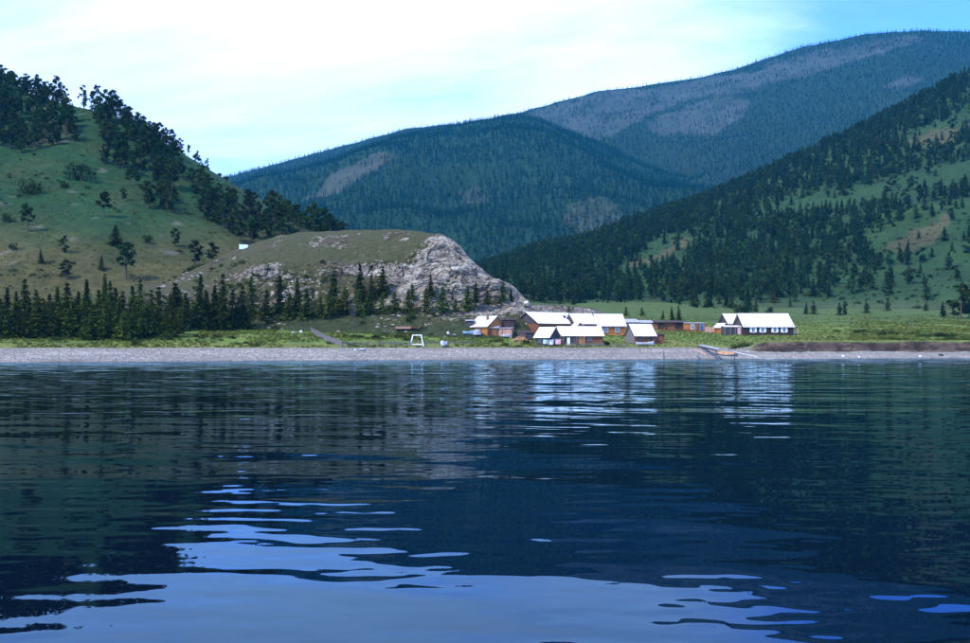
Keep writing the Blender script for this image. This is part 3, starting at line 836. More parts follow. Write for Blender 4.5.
def tree(kind, pos, h, name, label, cat, group=None, fat=1.0, var=None):
    root = empty(name, (pos[0], pos[1], pos[2] - 0.02 * h), RNG.uniform(0, 6.28))
    root.rotation_euler[0] = RNG.uniform(-0.035, 0.035); root.rotation_euler[1] = RNG.uniform(-0.035, 0.035)
    f = fat * RNG.uniform(0.88, 1.14)
    root.scale = (h * f, h * f, h)
    tag(root, label, cat, group)
    ms = MESH[kind]
    me = ms[RNG.randrange(len(ms)) if var is None else var % len(ms)]
    link(bpy.data.objects.new('stem' if kind == 'bush' else 'trunk', TRUNK[kind]), root)
    link(bpy.data.objects.new('crown', me), root)
    return root
def tree_px(kind, px, py, hpx, name, label, cat, group=None, fat=1.0, var=None, d0=120):
    p = hit(px, py, d0)
    if p is None: return None
    return tree(kind, p, hpx / F * p[1], name, label, cat, group, fat, var)

# ------------------------------------------------------------------ masses of far trees: one object per slope
def scatter(name, label, cat, pts, scl, rz, idx, protos, kind='stuff'):
    me = bpy.data.meshes.new(name)
    n = len(pts)
    me.vertices.add(n); me.vertices.foreach_set('co', np.asarray(pts, np.float32).ravel())
    a = me.attributes.new('sc', 'FLOAT_VECTOR', 'POINT'); a.data.foreach_set('vector', np.asarray(scl, np.float32).ravel())
    a = me.attributes.new('rz', 'FLOAT', 'POINT'); a.data.foreach_set('value', np.asarray(rz, np.float32))
    a = me.attributes.new('id', 'INT', 'POINT'); a.data.foreach_set('value', np.asarray(idx, np.int32))
    o = link(bpy.data.objects.new(name, me))
    ng = bpy.data.node_groups.new(name + '_scatter', 'GeometryNodeTree')
    ng.interface.new_socket('Geometry', in_out='INPUT', socket_type='NodeSocketGeometry')
    ng.interface.new_socket('Geometry', in_out='OUTPUT', socket_type='NodeSocketGeometry')
    gi = ng.nodes.new('NodeGroupInput'); go = ng.nodes.new('NodeGroupOutput')
    iop = ng.nodes.new('GeometryNodeInstanceOnPoints'); iop.inputs['Pick Instance'].default_value = True
    jn = ng.nodes.new('GeometryNodeJoinGeometry')
    for mesh in reversed(protos):
        po = bpy.data.objects.new(mesh.name, mesh)
        oi = ng.nodes.new('GeometryNodeObjectInfo'); oi.inputs['Object'].default_value = po; oi.inputs['As Instance'].default_value = True
        ng.links.new(oi.outputs['Geometry'], jn.inputs[0])
    def named(nm, ty):
        q = ng.nodes.new('GeometryNodeInputNamedAttribute'); q.data_type = ty; q.inputs['Name'].default_value = nm
        return q.outputs['Attribute']
    cx = ng.nodes.new('ShaderNodeCombineXYZ'); ng.links.new(named('rz', 'FLOAT'), cx.inputs['Z'])
    er = ng.nodes.new('FunctionNodeEulerToRotation'); ng.links.new(cx.outputs[0], er.inputs[0])
    ng.links.new(gi.outputs[0], iop.inputs['Points']); ng.links.new(jn.outputs[0], iop.inputs['Instance'])
    ng.links.new(named('id', 'INT'), iop.inputs['Instance Index']); ng.links.new(er.outputs[0], iop.inputs['Rotation'])
    ng.links.new(named('sc', 'FLOAT_VECTOR'), iop.inputs['Scale']); ng.links.new(iop.outputs[0], go.inputs[0])
    md = o.modifiers.new('scatter', 'NODES'); md.node_group = ng
    return tag(o, label, cat, None, kind)

NR = np.random.default_rng(5)
def candidates(x0, x1, y0, y1, sp):
    X, Y = np.meshgrid(np.arange(x0, x1, sp), np.arange(y0, y1, sp))
    X = X.ravel() + NR.uniform(-0.6, 0.6, X.size) * sp; Y = Y.ravel() + NR.uniform(-0.6, 0.6, Y.size) * sp
    k = (np.abs(X) < Y * 0.60)
    return X[k], Y[k]
def polys(px, py, pl):
    r = np.zeros(px.shape, bool)
    for p in pl: r |= in_poly(px, py, p)
    return r
def front_facing(fn, X, Y, Z, back=10.0):
    """keep what the lake side can see, plus a strip just over the crest"""
    d = 12.0
    q = (Y - back) / Y
    Zb = fn(X * q, Y - back)
    el = (Z - EYE + 9) / Y; elb = (Zb - EYE) / (Y - back)
    return el > elb - 0.004

def forest(name, label, fn, others, rng_, sp, dens, hfn, protos):
    X, Y = candidates(*rng_, sp)
    Z = fn(X, Y)
    for o_ in others:
        k = o_(X, Y) <= Z + 1.0
        X, Y, Z = X[k], Y[k], Z[k]
    px, py = to_px(X, Y, Z)
    k = (px > -60) & (px < 1030) & front_facing(fn, X, Y, Z)
    X, Y, Z, px, py = X[k], Y[k], Z[k], px[k], py[k]
    d = dens(X, Y, Z, px, py)
    k = NR.random(len(X)) < d
    X, Y, Z = X[k], Y[k], Z[k]
    h = hfn(len(X))
    f = NR.uniform(0.85, 1.5, len(X))
    return X, Y, Z, h, f, px[k], py[k]

# far mountain
def far_d(X, Y, Z, px, py):
    qx, qy = jpx(px, py, X, Y, 90, 6)
    d = np.full(X.shape, 0.95) * (0.75 + 0.35 * fbm(X / 120, Y / 120, 201, 3))
    thin = 0.22 + 1.2 * sst(fbm(X / 70, Y / 70, 202, 4, 0.65), -0.10, 0.40)
    d = np.where(polys(qx, qy, A_BARE), thin * 0.55, d)
    d = np.where(polys(qx, qy, A_SEMI), 0.42, d)
    return d
X, Y, Z, h, f, _, _ = forest('f', '', far_h, [shore_h, mid_h, right_h], (-1700, 1900, 1500, 3300), 8.4, far_d, lambda n: NR.uniform(6, 11, n), None)
scatter('forest', 'distant blue-green conifer forest covering the high far mountain', 'forest', np.stack([X, Y, Z - 0.3], -1),
        np.stack([h * f, h * f, h], -1), NR.uniform(0, 6.28, len(X)), NR.integers(0, 3, len(X)), MESH['far'])
n_far = len(X)
# middle ridge
def mid_d(X, Y, Z, px, py):
    qx, qy = jpx(px, py, X, Y, 60, 7)
    d = np.full(X.shape, 0.95) * (0.82 + 0.3 * fbm(X / 80, Y / 80, 203, 3))
    d = np.where(polys(qx, qy, B_BARE), 0.10, d)
    d = np.where(polys(qx, qy, B_SEMI), 0.35, d)
    return d
X, Y, Z, h, f, px_, py_ = forest('f', '', mid_h, [shore_h, right_h], (-1150, 1100, 740, 2560), 7.6, mid_d, lambda n: NR.uniform(7, 14, n), None)
scatter('forest', 'dense dark conifer forest on the middle ridge behind the rocky bluff', 'forest', np.stack([X, Y, Z - 0.3], -1),
        np.stack([h * f, h * f, h], -1), NR.uniform(0, 6.28, len(X)), NR.integers(0, 3, len(X)), MESH['far'])
n_mid = len(X)
# valley floor between the hills
def val_d(X, Y, Z, px, py):
    d = sst(py, 318, 300) if False else 1 - sst(py, 298, 306)
    return np.clip(d * (0.8 + 0.6 * fbm(X / 30, Y / 30, 204, 3)), 0, 1) * (px > 430) * (px < 760)
X, Y, Z, h, f, px_, py_ = forest('f', '', shore_h, [right_h, mid_h, left_h, bluff_h], (-80, 260, 300, 900), 6.0, val_d, lambda n: NR.uniform(5, 10, n), None)
scatter('forest', 'mixed green trees filling the valley mouth behind the village roofs', 'forest', np.stack([X, Y, Z - 0.3], -1),
        np.stack([h * f, h * f, h], -1), NR.uniform(0, 6.28, len(X)), NR.integers(0, 3, len(X)), MESH['far'])
n_val = len(X)
# right hill: the nearest as individual trees, the rest as one wood
def right_d(X, Y, Z, px, py):
    qx, qy = jpx(px, py, X, Y, 30, 9)
    d = 0.78 + 0.4 * fbm(X / 45, Y / 45, 205, 3)
    openr = sst(px, 760, 900) * sst(py, 170, 230)
    d = d * (1 - 0.62 * openr)
    clumps = sst(fbm(X / 22, Y / 22, 206, 3), -0.15, 0.25)
    d = d * (1 - openr * 0.8 + openr * 1.25 * clumps)
    d = np.where(polys(qx, qy, C_CLEAR), 0.07, d)
    d = d * (1 - 0.80 * sst(py + 6 * fbm(X / 30, Y / 30, 207, 2), 288, 303)) * (1 - sst(py, 306, 312))
    return np.clip(d, 0, 1)
X, Y, Z, h, f, px_, py_ = forest('f', '', right_h, [shore_h, bluff_h], (-20, 720, 300, 1020), 5.1, right_d, lambda n: NR.uniform(5.0, 11.0, n), None)
vis = (px_ > 2) & (px_ < 968) & (py_ > 30)
size = np.where(vis, h / Y, 0)
order = np.argsort(-size)
near = order[:285]; rest = order[285:]
sides = [(0, 700, 'edge of the wood between the village roofs and the valley'), (700, 800, 'foot of the right hill above the dark lakeside house'),
         (800, 880, 'lower right hill beyond the open pasture'), (880, 1000, 'grassy lower slope at the right edge of the view')]
for i in near:
    where = [s for a, b, s in sides if a <= px_[i] < b][0]
    big = h[i] / Y[i] * F
    look = 'tall dark' if big > 19 else ('medium dark' if big > 15 else 'small dark')
    tree(RNG.choice(['hillpine', 'hillpine', 'hillround']), (X[i], Y[i], Z[i]), float(h[i]), 'conifer_tree', f'{look} conifer on the {where}', 'conifer tree', f'{look} conifers on the {where}', float(f[i]))
scatter('forest', 'green conifer wood climbing the right hill behind the nearest trees', 'forest', np.stack([X, Y, Z - 0.3], -1)[rest],
        np.stack([h * f, h * f, h], -1)[rest], NR.uniform(0, 6.28, len(rest)), NR.integers(0, 6, len(rest)), MESH['hillpine'] + MESH['hillround'])
print('FOREST', n_far, n_mid, n_val, len(X))
for px0, py0, hp, lab in [(862, 147, 9, 'rust-orange dead conifer below the upper clearing of the right hill'), (879, 146, 8, 'rust-orange dead conifer just left of the dry upper clearing'),
                          (902, 138, 9, 'bright orange dead conifer at the edge of the upper clearing'), (752, 250, 8, 'single rust-coloured conifer in the middle of the right wood'),
                          (692, 280, 12, 'rust-coloured conifer low in the wood above the barn'), (774, 303, 14, 'rust-coloured conifer just above the dark house roof'),
                          (892, 188, 8, 'orange conifer in the thin grassy band of the right hill'), (932, 226, 10, 'orange conifer beside the dry clearing at right'),
                          (906, 262, 11, 'orange conifer below the dry clearing at right'), (686, 290, 12, 'pale rust conifer at the foot of the right wood'), (775, 282, 10, 'rust conifer in dark wood over the long dark house')]:
    tree_px('rust', px0, py0, hp, 'dead_conifer', lab, 'conifer tree', 'rust-coloured dead conifers', 1.0, d0=320)

# ------------------------------------------------------------------ trees of the left hill
LF = [[(-20, 60), (0, 72), (30, 88), (62, 96), (74, 128), (72, 150), (34, 158), (-20, 150)],
      [(90, 106), (112, 112), (160, 150), (215, 190), (225, 214), (205, 222), (170, 222), (160, 198), (122, 186), (104, 164), (98, 138), (88, 116)],
      [(160, 205), (215, 194), (260, 212), (305, 228), (350, 233), (345, 240), (300, 240), (250, 247), (200, 251), (168, 250)]]
X, Y = candidates(-320, -30, 240, 470, 4.6)
Z = left_h(X, Y); Zb = bluff_h(X, Y)
k = Zb <= Z + 0.5
X, Y, Z = X[k], Y[k], Z[k]
px_, py_ = to_px(X, Y, Z)
qx, qy = jpx(px_, py_, X, Y, 14, 6)
which = np.full(len(X), -1)
for i, p in enumerate(LF): which[in_poly(qx, qy, p)] = i
k = (which >= 0) & (px_ > -14) & front_facing(left_h, X, Y, Z, 6.0) & (NR.random(len(X)) < np.array([0.85, 0.75, 0.62, 0.0])[which]) & (fbm(X / 16, Y / 16, 211, 2) > -0.32)
LL = [('on the upper slope at the left edge', 'pine in the dark clump'), ('along the falling crest of the left hill', 'pine in the band'), ('above the grassy bluff', 'pine in the wood')]
for i in np.nonzero(k)[0]:
    hh = RNG.uniform(6.0, 11.5)
    a, b = LL[which[i]]
    lk = 'tall dark' if hh > 9 else 'short dark'
    tree('pine', (X[i], Y[i], Z[i]), hh, 'pine_tree', f'{lk} {b} {a}', 'pine tree', f'{lk} pines {a}', RNG.uniform(1.0, 1.35))
print('LEFT PINES', k.sum())
SKY = [(8, 79, 12), (20, 87, 12), (30, 93, 13), (38, 98, 22), (46, 101, 14), (57, 104, 26), (64, 106, 18), (84, 110, 22), (91, 110, 18), (98, 111, 26), (107, 113, 24), (113, 115, 26), (119, 119, 18), (129, 124, 14), (139, 131, 14), (149, 139, 13), (156, 146, 12), (166, 154, 16), (172, 159, 18), (180, 165, 14), (188, 172, 12), (198, 180, 12), (207, 186, 10)]
for i, (px0, py0, hp) in enumerate(SKY):
    x0 = (px0 - CX) / F; dd = np.arange(330, 470, 0.5); zz = left_h(x0 * dd, dd); j = int(np.argmax((zz - EYE) / dd))
    tree('pine', (x0 * dd[j], dd[j], zz[j]), hp / F * dd[j] * 1.05, 'pine_tree',
         ORD[i] + ' pine from the left along the skyline crest of the left hill', 'pine tree', 'pines along the skyline of the left hill', 0.95)
ISO = [(82, 181, 23, 'scrub', 'broad rounded scrub pine high on the left slope, widest of the open group'), (29, 194, 19, 'scrub', 'spreading scrub pine under the dark clump near the left edge'),
       (64, 188, 9, 'scrub', 'low dark bush beside the broad scrub pine on the left slope'), (28, 232, 30, 'pine', 'dense dark pine low on the left slope near the edge of the view'),
       (8, 222, 12, 'scrub', 'low spreading scrub at the left edge halfway up the slope'), (104, 217, 27, 'pine', 'conical pine at the upper edge of the dry grass on the left slope'),
       (123, 201, 14, 'pine', 'small pine just below the crest wood on the left hill'), (148, 208, 29, 'pine', 'large pine at the lower corner of the crest wood'),
       (115, 245, 21, 'spruce', 'dark conical tree alone in the middle of the dry slope'), (64, 253, 18, 'pine', 'leaning pine with side shadow on the lower left slope'),
       (148, 243, 10, 'scrub', 'tiny round tree right of the dark conical tree on the dry slope'), (126, 280, 40, 'pine', 'big spreading pine with bare trunk above the lakeside grove'),
       (66, 280, 21, 'pine', 'round-topped pine with thin trunk above the lakeside grove'), (41, 263, 14, 'spruce', 'small narrow tree on the lower left slope, left of the leaning pine'),
       (101, 270, 15, 'spruce', 'small narrow tree left of the big spreading pine'), (195, 266, 27, 'pine', 'open pine left of the pair standing below the white tent'),
       (212, 265, 24, 'pine', 'open pine right of the pair standing below the white tent'), (175, 247, 20, 'pine', 'pine at the lower left corner of the wood above the bluff'), (14, 250, 9, 'scrub', 'small shrub on the lower slope at the left edge')]
for px0, py0, hp, kd, lab in ISO:
    tree_px(kd, px0, py0, hp, 'scrub_pine' if kd == 'scrub' else ('spruce_tree' if kd == 'spruce' else 'pine_tree'), lab, 'tree', None, 1.25 if kd == 'pine' else (1.7 if kd == 'spruce' else 1.0), d0=190)
tree_px('rust', 134, 214, 9, 'dead_conifer', 'tiny rust-coloured tree below the crest wood on the left slope', 'tree', None, 1.2, d0=250)

# ------------------------------------------------------------------ lakeside grove on the left
def g_place(px0, depth, h, kind, name, label, group, fat=1.0):
    name = 'spruce_tree' if kind == 'spruce' else 'larch_tree'
    x0 = (px0 - CX) / F * depth
    tree(kind, (x0, depth, gz(x0, depth)), h, name, label, 'spruce' if kind == 'spruce' else 'larch', group, fat)
TALL = [(-6, 184, 280), (8, 186, 286), (25, 184, 276), (36, 190, 288), (50, 192, 292), (67, 190, 281), (78, 194, 290), (86, 190, 278), (97, 196, 288), (104, 192, 272), (111, 189, 279), (122, 196, 289),
        (132, 196, 284), (140, 192, 277), (151, 199, 288), (160, 194, 285), (170, 201, 292), (176, 197, 281), (187, 203, 291), (198, 200, 272), (206, 205, 289), (215, 205, 284), (223, 202, 271), (232, 206, 288), (242, 207, 284), (16, 194, 290), (58, 198, 286), (115, 200, 286)]
TALL.sort(); nslim = nback = 0
for i, (px0, dep, top) in enumerate(TALL):
    x0 = (px0 - CX) / F * dep
    h = EYE + (HY - top) / F * dep - gz(x0, dep)
    slim = top < 280
    nslim += slim; nback += not slim
    g_place(px0, dep, h, 'spruce', 'spruce_tree', (ORD[nslim - 1] + ' from the left of the tall pointed spruces rising above the lakeside grove' if slim else ORD[nback - 1] + ' dark spruce from the left in the back row of the lakeside grove'),
            'tall spruces above the grove' if slim else 'dark spruces in the back row of the grove', 1.1 if slim else 1.35)
for i in range(46):
    px0 = -8 + i * 4.15 + RNG.uniform(-2, 2)
    dep = 174 + RNG.uniform(0, 9) + (px0 > 120) * (px0 - 120) * 0.14
    g_place(px0, dep, RNG.uniform(4.6, 8.0), RNG.choice(['spruce', 'young', 'young']), 'spruce_tree', ORD[i % 23] + (' bushy tree from the left edge along the front of the grove' if i < 23 else ' bushy tree past the middle of the grove front, counting rightward'), 'bushy trees along the front of the grove', 1.35)
for i in range(26):
    px0 = 176 + i * 2.9 + RNG.uniform(-2, 2)
    dep = 206 + RNG.uniform(0, 8)
    g_place(px0, dep, RNG.uniform(4.0, 7.5), RNG.choice(['spruce', 'young', 'young']), 'spruce_tree', ORD[i] + ' bushy tree from the left where the grove thins below the quarry', 'bushy trees below the pale quarry', 1.2)
# loose larches before the bluff: x, base row, height in pixels
FRONT = [(252, 316, 44, 'spruce', 'dark pointed spruce left of the pair before the pale rock patch'), (280, 314, 43, 'spruce', 'dark broad spruce under the quarry, left of its twin'),
         (297, 314, 41, 'spruce', 'dark round-headed spruce under the quarry, right of its twin'), (334, 309, 44, 'spruce', 'tall open spruce before the middle of the bluff'),
         (361, 303, 44, 'spruce', 'slender spruce rising against the grassy bluff'), (371, 300, 30, 'spruce', 'spruce between the slender one and the broad one before the bluff'),
         (382, 297, 34, 'spruce', 'dense upright spruce against the grey ledge of the bluff'), (431, 297, 24, 'spruce', 'thin tree growing on the cliff face'),
         (307, 318, 30, 'young', 'light green larch right of the dark quarry twins'), (320, 317, 22, 'young', 'low light green larch under the tall open spruce'),
         (345, 314, 28, 'young', 'light green larch right of the tall open spruce'), (358, 315, 27, 'young', 'light green larch above the dead tree'),
         (369, 314, 24, 'young', 'light green larch right of the dead tree'), (383, 312, 20, 'young', 'small larch under the upright spruce'),
         (395, 313, 22, 'young', 'rounded larch in the meadow edge, middle of the row under the cliff'), (409, 313, 23, 'young', 'larch second left of the cliff-foot trio'),
         (426, 312, 24, 'young', 'larch in the middle of the cliff-foot trio'), (442, 312, 26, 'young', 'dark green larch right of the cliff-foot trio'),
         (412, 299, 16, 'young', 'small larch on the ledge below the grey cliff'), (455, 312, 14, 'young', 'small larch left of the road cut'),
         (468, 310, 24, 'young', 'bright larch at the left end of the road cut'), (476, 303, 24, 'spruce', 'thin dark tree low on the right part of the cliff'),
         (487, 304, 14, 'young', 'small tree on the lower right of the cliff'), (503, 304, 20, 'young', 'light green tree at the right end of the cliff'),
         (511, 303, 18, 'spruce', 'dark tree beside the last white rock of the bluff'), (266, 317, 28, 'young', 'larch between the pointed spruce and the quarry twins'), (289, 318, 26, 'young', 'low larch in front of the quarry twins'),
         (330, 317, 24, 'young', 'bushy larch at the foot of the tall open spruce')]
for px0, py0, hp, kd, lab in FRONT:
    tree_px(kd, px0, py0, hp * (0.92 if kd == 'spruce' else 1.0), 'spruce_tree' if kd == 'spruce' else 'larch_tree', lab, 'spruce' if kd == 'spruce' else 'larch', None, 1.35)
for px0, py0, hp, kd, lab in [(672, 321, 15, 'spruce', 'dark spruce behind the brown barn, left of the pair'), (679, 321, 16, 'spruce', 'dark spruce behind the brown barn, right of the pair'), (663, 320, 10, 'young', 'small green tree behind the left end of the barn'),
                              (626, 316, 10, 'young', 'small green tree behind the log house with two windows'), (642, 316, 9, 'young', 'small green tree behind the grey shed roofs'), (739, 313, 11, 'scrub', 'dark round tree behind the ridge of the dark house, left end'),
                              (747, 313, 10, 'scrub', 'dark round tree behind the dark house, second from its left gable'), (756, 312, 14, 'spruce', 'taller dark tree behind the middle of the dark house'), (769, 313, 8, 'scrub', 'small round dark tree standing alone behind the dark house roof'),
                              (806, 314, 12, 'hillpine', 'left tree of the pair just right of the dark house'), (813, 314, 14, 'hillpine', 'right tree of the pair just right of the dark house'), (840, 315, 13, 'hillpine', 'dark tree in the pasture, left of a close pair'),
                              (845, 315, 14, 'hillpine', 'dark tree in the pasture, right of a close pair'), (866, 313, 15, 'hillpine', 'single dark conifer in the middle of the pasture'), (888, 311, 14, 'hillpine', 'dark conifer right of the single one in the pasture'),
                              (926, 311, 10, 'hillpine', 'small conifer on open grass near the right edge'), (943, 317, 16, 'hillpine', 'conifer left of the big tree at the right edge'), (961, 319, 38, 'hillround', 'big dark pine at the right edge above the pasture'), (969, 318, 30, 'hillround', 'dark pine cut by the right edge of the view')]:
    tree_px(kd, px0, py0, hp, 'conifer_tree', lab, 'tree', None, 1.25)
for px0, py0, hp, wd, lab in [(135, 346, 9, 1.0, 'dark green bush standing alone at the top of the beach'), (167, 340, 9, 0.9, 'dark bush in front of the right end of the grove'), (197, 331, 12, 0.8, 'small bushy tree in the meadow right of the grove'), (278, 322, 8, 1.0, 'low bush in the meadow before the quarry'),
                              (882, 335, 7, 0.9, 'dark bush left of a lighter one in the pasture'), (893, 335, 6, 1.2, 'light green bush beside a darker one in the pasture'), (858, 333, 4, 2.0, 'low spreading bush in the pasture right of the dark house'), (925, 337, 5, 2.0, 'left part of the long dark shrub near the right edge'),
                              (938, 337, 6, 2.2, 'middle of the long dark shrub near the right edge'), (950, 337, 5, 2.0, 'right part of the long dark shrub near the right edge'), (837, 332, 3.5, 1.6, 'low bush in the pasture nearest the dark house'), (736, 349, 7, 1.4, 'green bush hanging over the left end of the earth bank'),
                              (745, 347, 6, 1.3, 'dark bush on the lip of the earth bank'), (606, 345, 5, 1.6, 'low green bush at the right corner of the brown cabin'), (527, 344, 6, 1.3, 'dark bush in front of the wood heap'), (497, 342, 4, 2.0, 'low dark bush in front of the pink shed'), (941, 356, 3, 1.5, 'small green shrub on the shingle under the earth bank')]:
    tree_px('bush', px0, py0, hp, 'bush', lab, 'bush', None, wd)
# bare dead tree in the meadow
p = hit(353, 328)
b = MB(); rr = random.Random(4)
b.tube([(0, 0, -.3), (0.05, 0, 2.0), (-0.05, .1, 4.0), (0.1, 0, 5.2)], [.16, .12, .07, .02], 6)
lm = MB()
for i in range(40):
    t = rr.uniform(1.8, 5.0); az = rr.uniform(0, 6.28); L = rr.uniform(.5, 1.25) * (1.15 - abs(t - 3.3) / 4)
    e = (math.cos(az) * L, math.sin(az) * L, t + L * .9)
    lm.tube([(0, 0, t), (e[0] * .5, e[1] * .5, t + L * .35), e], [.05, .035, .012], 4)
    for q in range(3):
        lm.tube([e, (e[0] + rr.uniform(-.35, .35), e[1] + rr.uniform(-.35, .35), e[2] + rr.uniform(-.1, .4))], [.02, .01], 3)
dt = empty('dead_tree', tuple(p)); tag(dt, 'bare grey leafless tree alone in the meadow below the bluff', 'tree')
b.build('trunk', M['deadwood'], dt); lm.build('crown', M['deadwood'], dt)

# ------------------------------------------------------------------ grass and undergrowth
def grass_clump(seed, n):
    rng = np.random.default_rng(seed); tri = []; tone = []
    for i in range(n):
        a = rng.uniform(0, 6.28); r = rng.uniform(0, .5); c = np.array((math.cos(a) * r, math.sin(a) * r, 0))
        d = rng.uniform(0, 6.28); s = np.array((math.cos(d), math.sin(d), 0)) * .10
        tip = c + np.array((rng.uniform(-.3, .3), rng.uniform(-.3, .3), rng.uniform(.5, 1.0)))
        tri += [c - s, c + s, tip]; tone.append(rng.uniform(.6, 1.4))
    return finish_leaves('grass_tuft', tri, tone, M['grassblade'])
GC = [grass_clump(k, 16) for k in range(3)]
X, Y = candidates(-125, 180, 150, 360, 1.0)
t_ = Y - shore_line(X)
Z = shore_h(X, Y)
k = (t_ > 19) & (NR.random(len(X)) > sst(t_, 60, 165)) & (left_h(X, Y) < Z) & (bluff_h(X, Y) < Z) & (right_h(X, Y) < Z) & (fbm(X / 6, Y / 6, 221, 3) > -0.25) & (np.abs(X) < Y * 0.54)
X, Y, Z = X[k], Y[k], Z[k]
sz = NR.uniform(.35, .85, len(X)) * np.where((X / Y * F + CX > 605) & (X / Y * F + CX < 850), 0.55, 0.85)
scatter('grass', 'tufts of meadow grass between the beach and the hills', 'grass', np.stack([X, Y, Z - .02], -1), np.stack([sz * 1.4, sz * 1.4, sz * .75], -1), NR.uniform(0, 6.28, len(X)), NR.integers(0, 3, len(X)), GC)
X, Y = candidates(-125, 150, 150, 300, 2.2)
t_ = Y - shore_line(X)
Z = np.maximum(np.maximum(shore_h(X, Y), bluff_h(X, Y)), left_h(X, Y))
px_, py_ = to_px(X, Y, Z)
k = (t_ > 20) & (t_ < 100) & (fbm(X / 9, Y / 7, 222, 3) + NR.uniform(-.15, .15, len(X)) > 0.20 + 0.25 * sst(t_, 40, 95) + 0.18 * (X > 45)) & (np.abs(X) < Y * 0.54) & (py_ > 309) & ~((px_ > 460) & (px_ < 830) & (py_ < 346))
X, Y, Z = X[k], Y[k], Z[k]
sz = NR.uniform(.35, 1.1, len(X))
scatter('undergrowth', 'low dark shrubs scattered through the lakeside meadow', 'shrubs', np.stack([X, Y, Z - .05], -1), np.stack([sz * 1.3, sz * 1.3, sz * .8], -1), NR.uniform(0, 6.28, len(X)), NR.integers(0, 2, len(X)), MESH['bush'])

def slope_scatter(name, label, cat, fn, others, box, sp, keep, lo, hi, flat, protos):
    X, Y = candidates(*box, sp); Z = fn(X, Y); k = np.ones(len(X), bool)
    for o_ in others: k &= o_(X, Y) < Z
    px_, py_ = to_px(X, Y, Z)
    k &= (px_ > -20) & (px_ < 990) & keep(X, Y, px_, py_) & front_facing(fn, X, Y, Z, 6.0)
    X, Y, Z = X[k], Y[k], Z[k]; sz = lo * (hi / lo) ** (NR.random(len(X)) ** 2.2)
    scatter(name, label, cat, np.stack([X, Y, Z - .04], -1), np.stack([sz * 1.2, sz * 1.2, sz * flat], -1), NR.uniform(0, 6.28, len(X)), NR.integers(0, len(protos), len(X)), protos)
M['cobble'] = simple_mat('cobble', (0.24, 0.22, 0.19), 0.9, (0.35, 1.5), .35)
def cobble(seed):
    rng = np.random.default_rng(seed); nn = 6
    v = [(0, 0, -.4)] + [(math.cos(a) * rng.uniform(.4, .6), math.sin(a) * rng.uniform(.35, .55), rng.uniform(-.1, .15)) for a in np.arange(nn) * 6.283 / nn] + [(0, 0, .35)]
    f = [(0, 1 + (j + 1) % nn, 1 + j) for j in range(nn)] + [(nn + 1, 1 + j, 1 + (j + 1) % nn) for j in range(nn)]
    return fast_mesh('cobble', v, f, M['cobble'], False)
CB = [cobble(k) for k in range(3)]
slope_scatter('undergrowth', 'small dark shrubs dotted over the grassy left slope', 'shrubs', left_h, [shore_h, bluff_h], (-260, -30, 190, 440), 2.6,
              lambda X, Y, px, py: fbm(X / 18, Y / 18, 231, 4, 0.6) + NR.uniform(-.3, .3, len(X)) > 0.22, .3, 1.5, .8, MESH['bush'])
slope_scatter('grass', 'dry grass tufts on the left slope', 'grass', left_h, [shore_h, bluff_h], (-200, -30, 190, 360), 1.6,
              lambda X, Y, px, py: fbm(X / 8, Y / 8, 232, 3) > -0.1, .4, 1.0, .6, GC)
slope_scatter('rubble', 'pale stones lying on the left slope', 'stones', left_h, [shore_h, bluff_h], (-240, -30, 190, 430), 3.4,
              lambda X, Y, px, py: fbm(X / 14, Y / 14, 233, 3) > 0.2, .2, .9, .7, CB)
slope_scatter('undergrowth', 'young trees and shrubs dotted over the clearings of the right hill', 'shrubs', right_h, [shore_h, bluff_h], (-20, 600, 320, 900), 5.0,
              lambda X, Y, px, py: fbm(X / 25, Y / 25, 234, 4, 0.6) + NR.uniform(-.3, .3, len(X)) > 0.05, .5, 2.6, .9, MESH['bush'])
slope_scatter('rubble', 'fallen rocks on the talus and top of the rocky bluff', 'stones', bluff_h, [shore_h, left_h], (-85, 12, 196, 285), 1.1,
              lambda X, Y, px, py: (fbm(X / 7, Y / 7, 235, 3) > 0.10) & (py > 272), .25, 1.4, .8, CB)
slope_scatter('undergrowth', 'small shrubs growing on the bluff and its talus', 'shrubs', bluff_h, [shore_h, left_h], (-85, 12, 196, 285), 2.4,
              lambda X, Y, px, py: (fbm(X / 8, Y / 8, 236, 3) > 0.12) & (py > 262), .4, 1.6, .9, MESH['bush'])

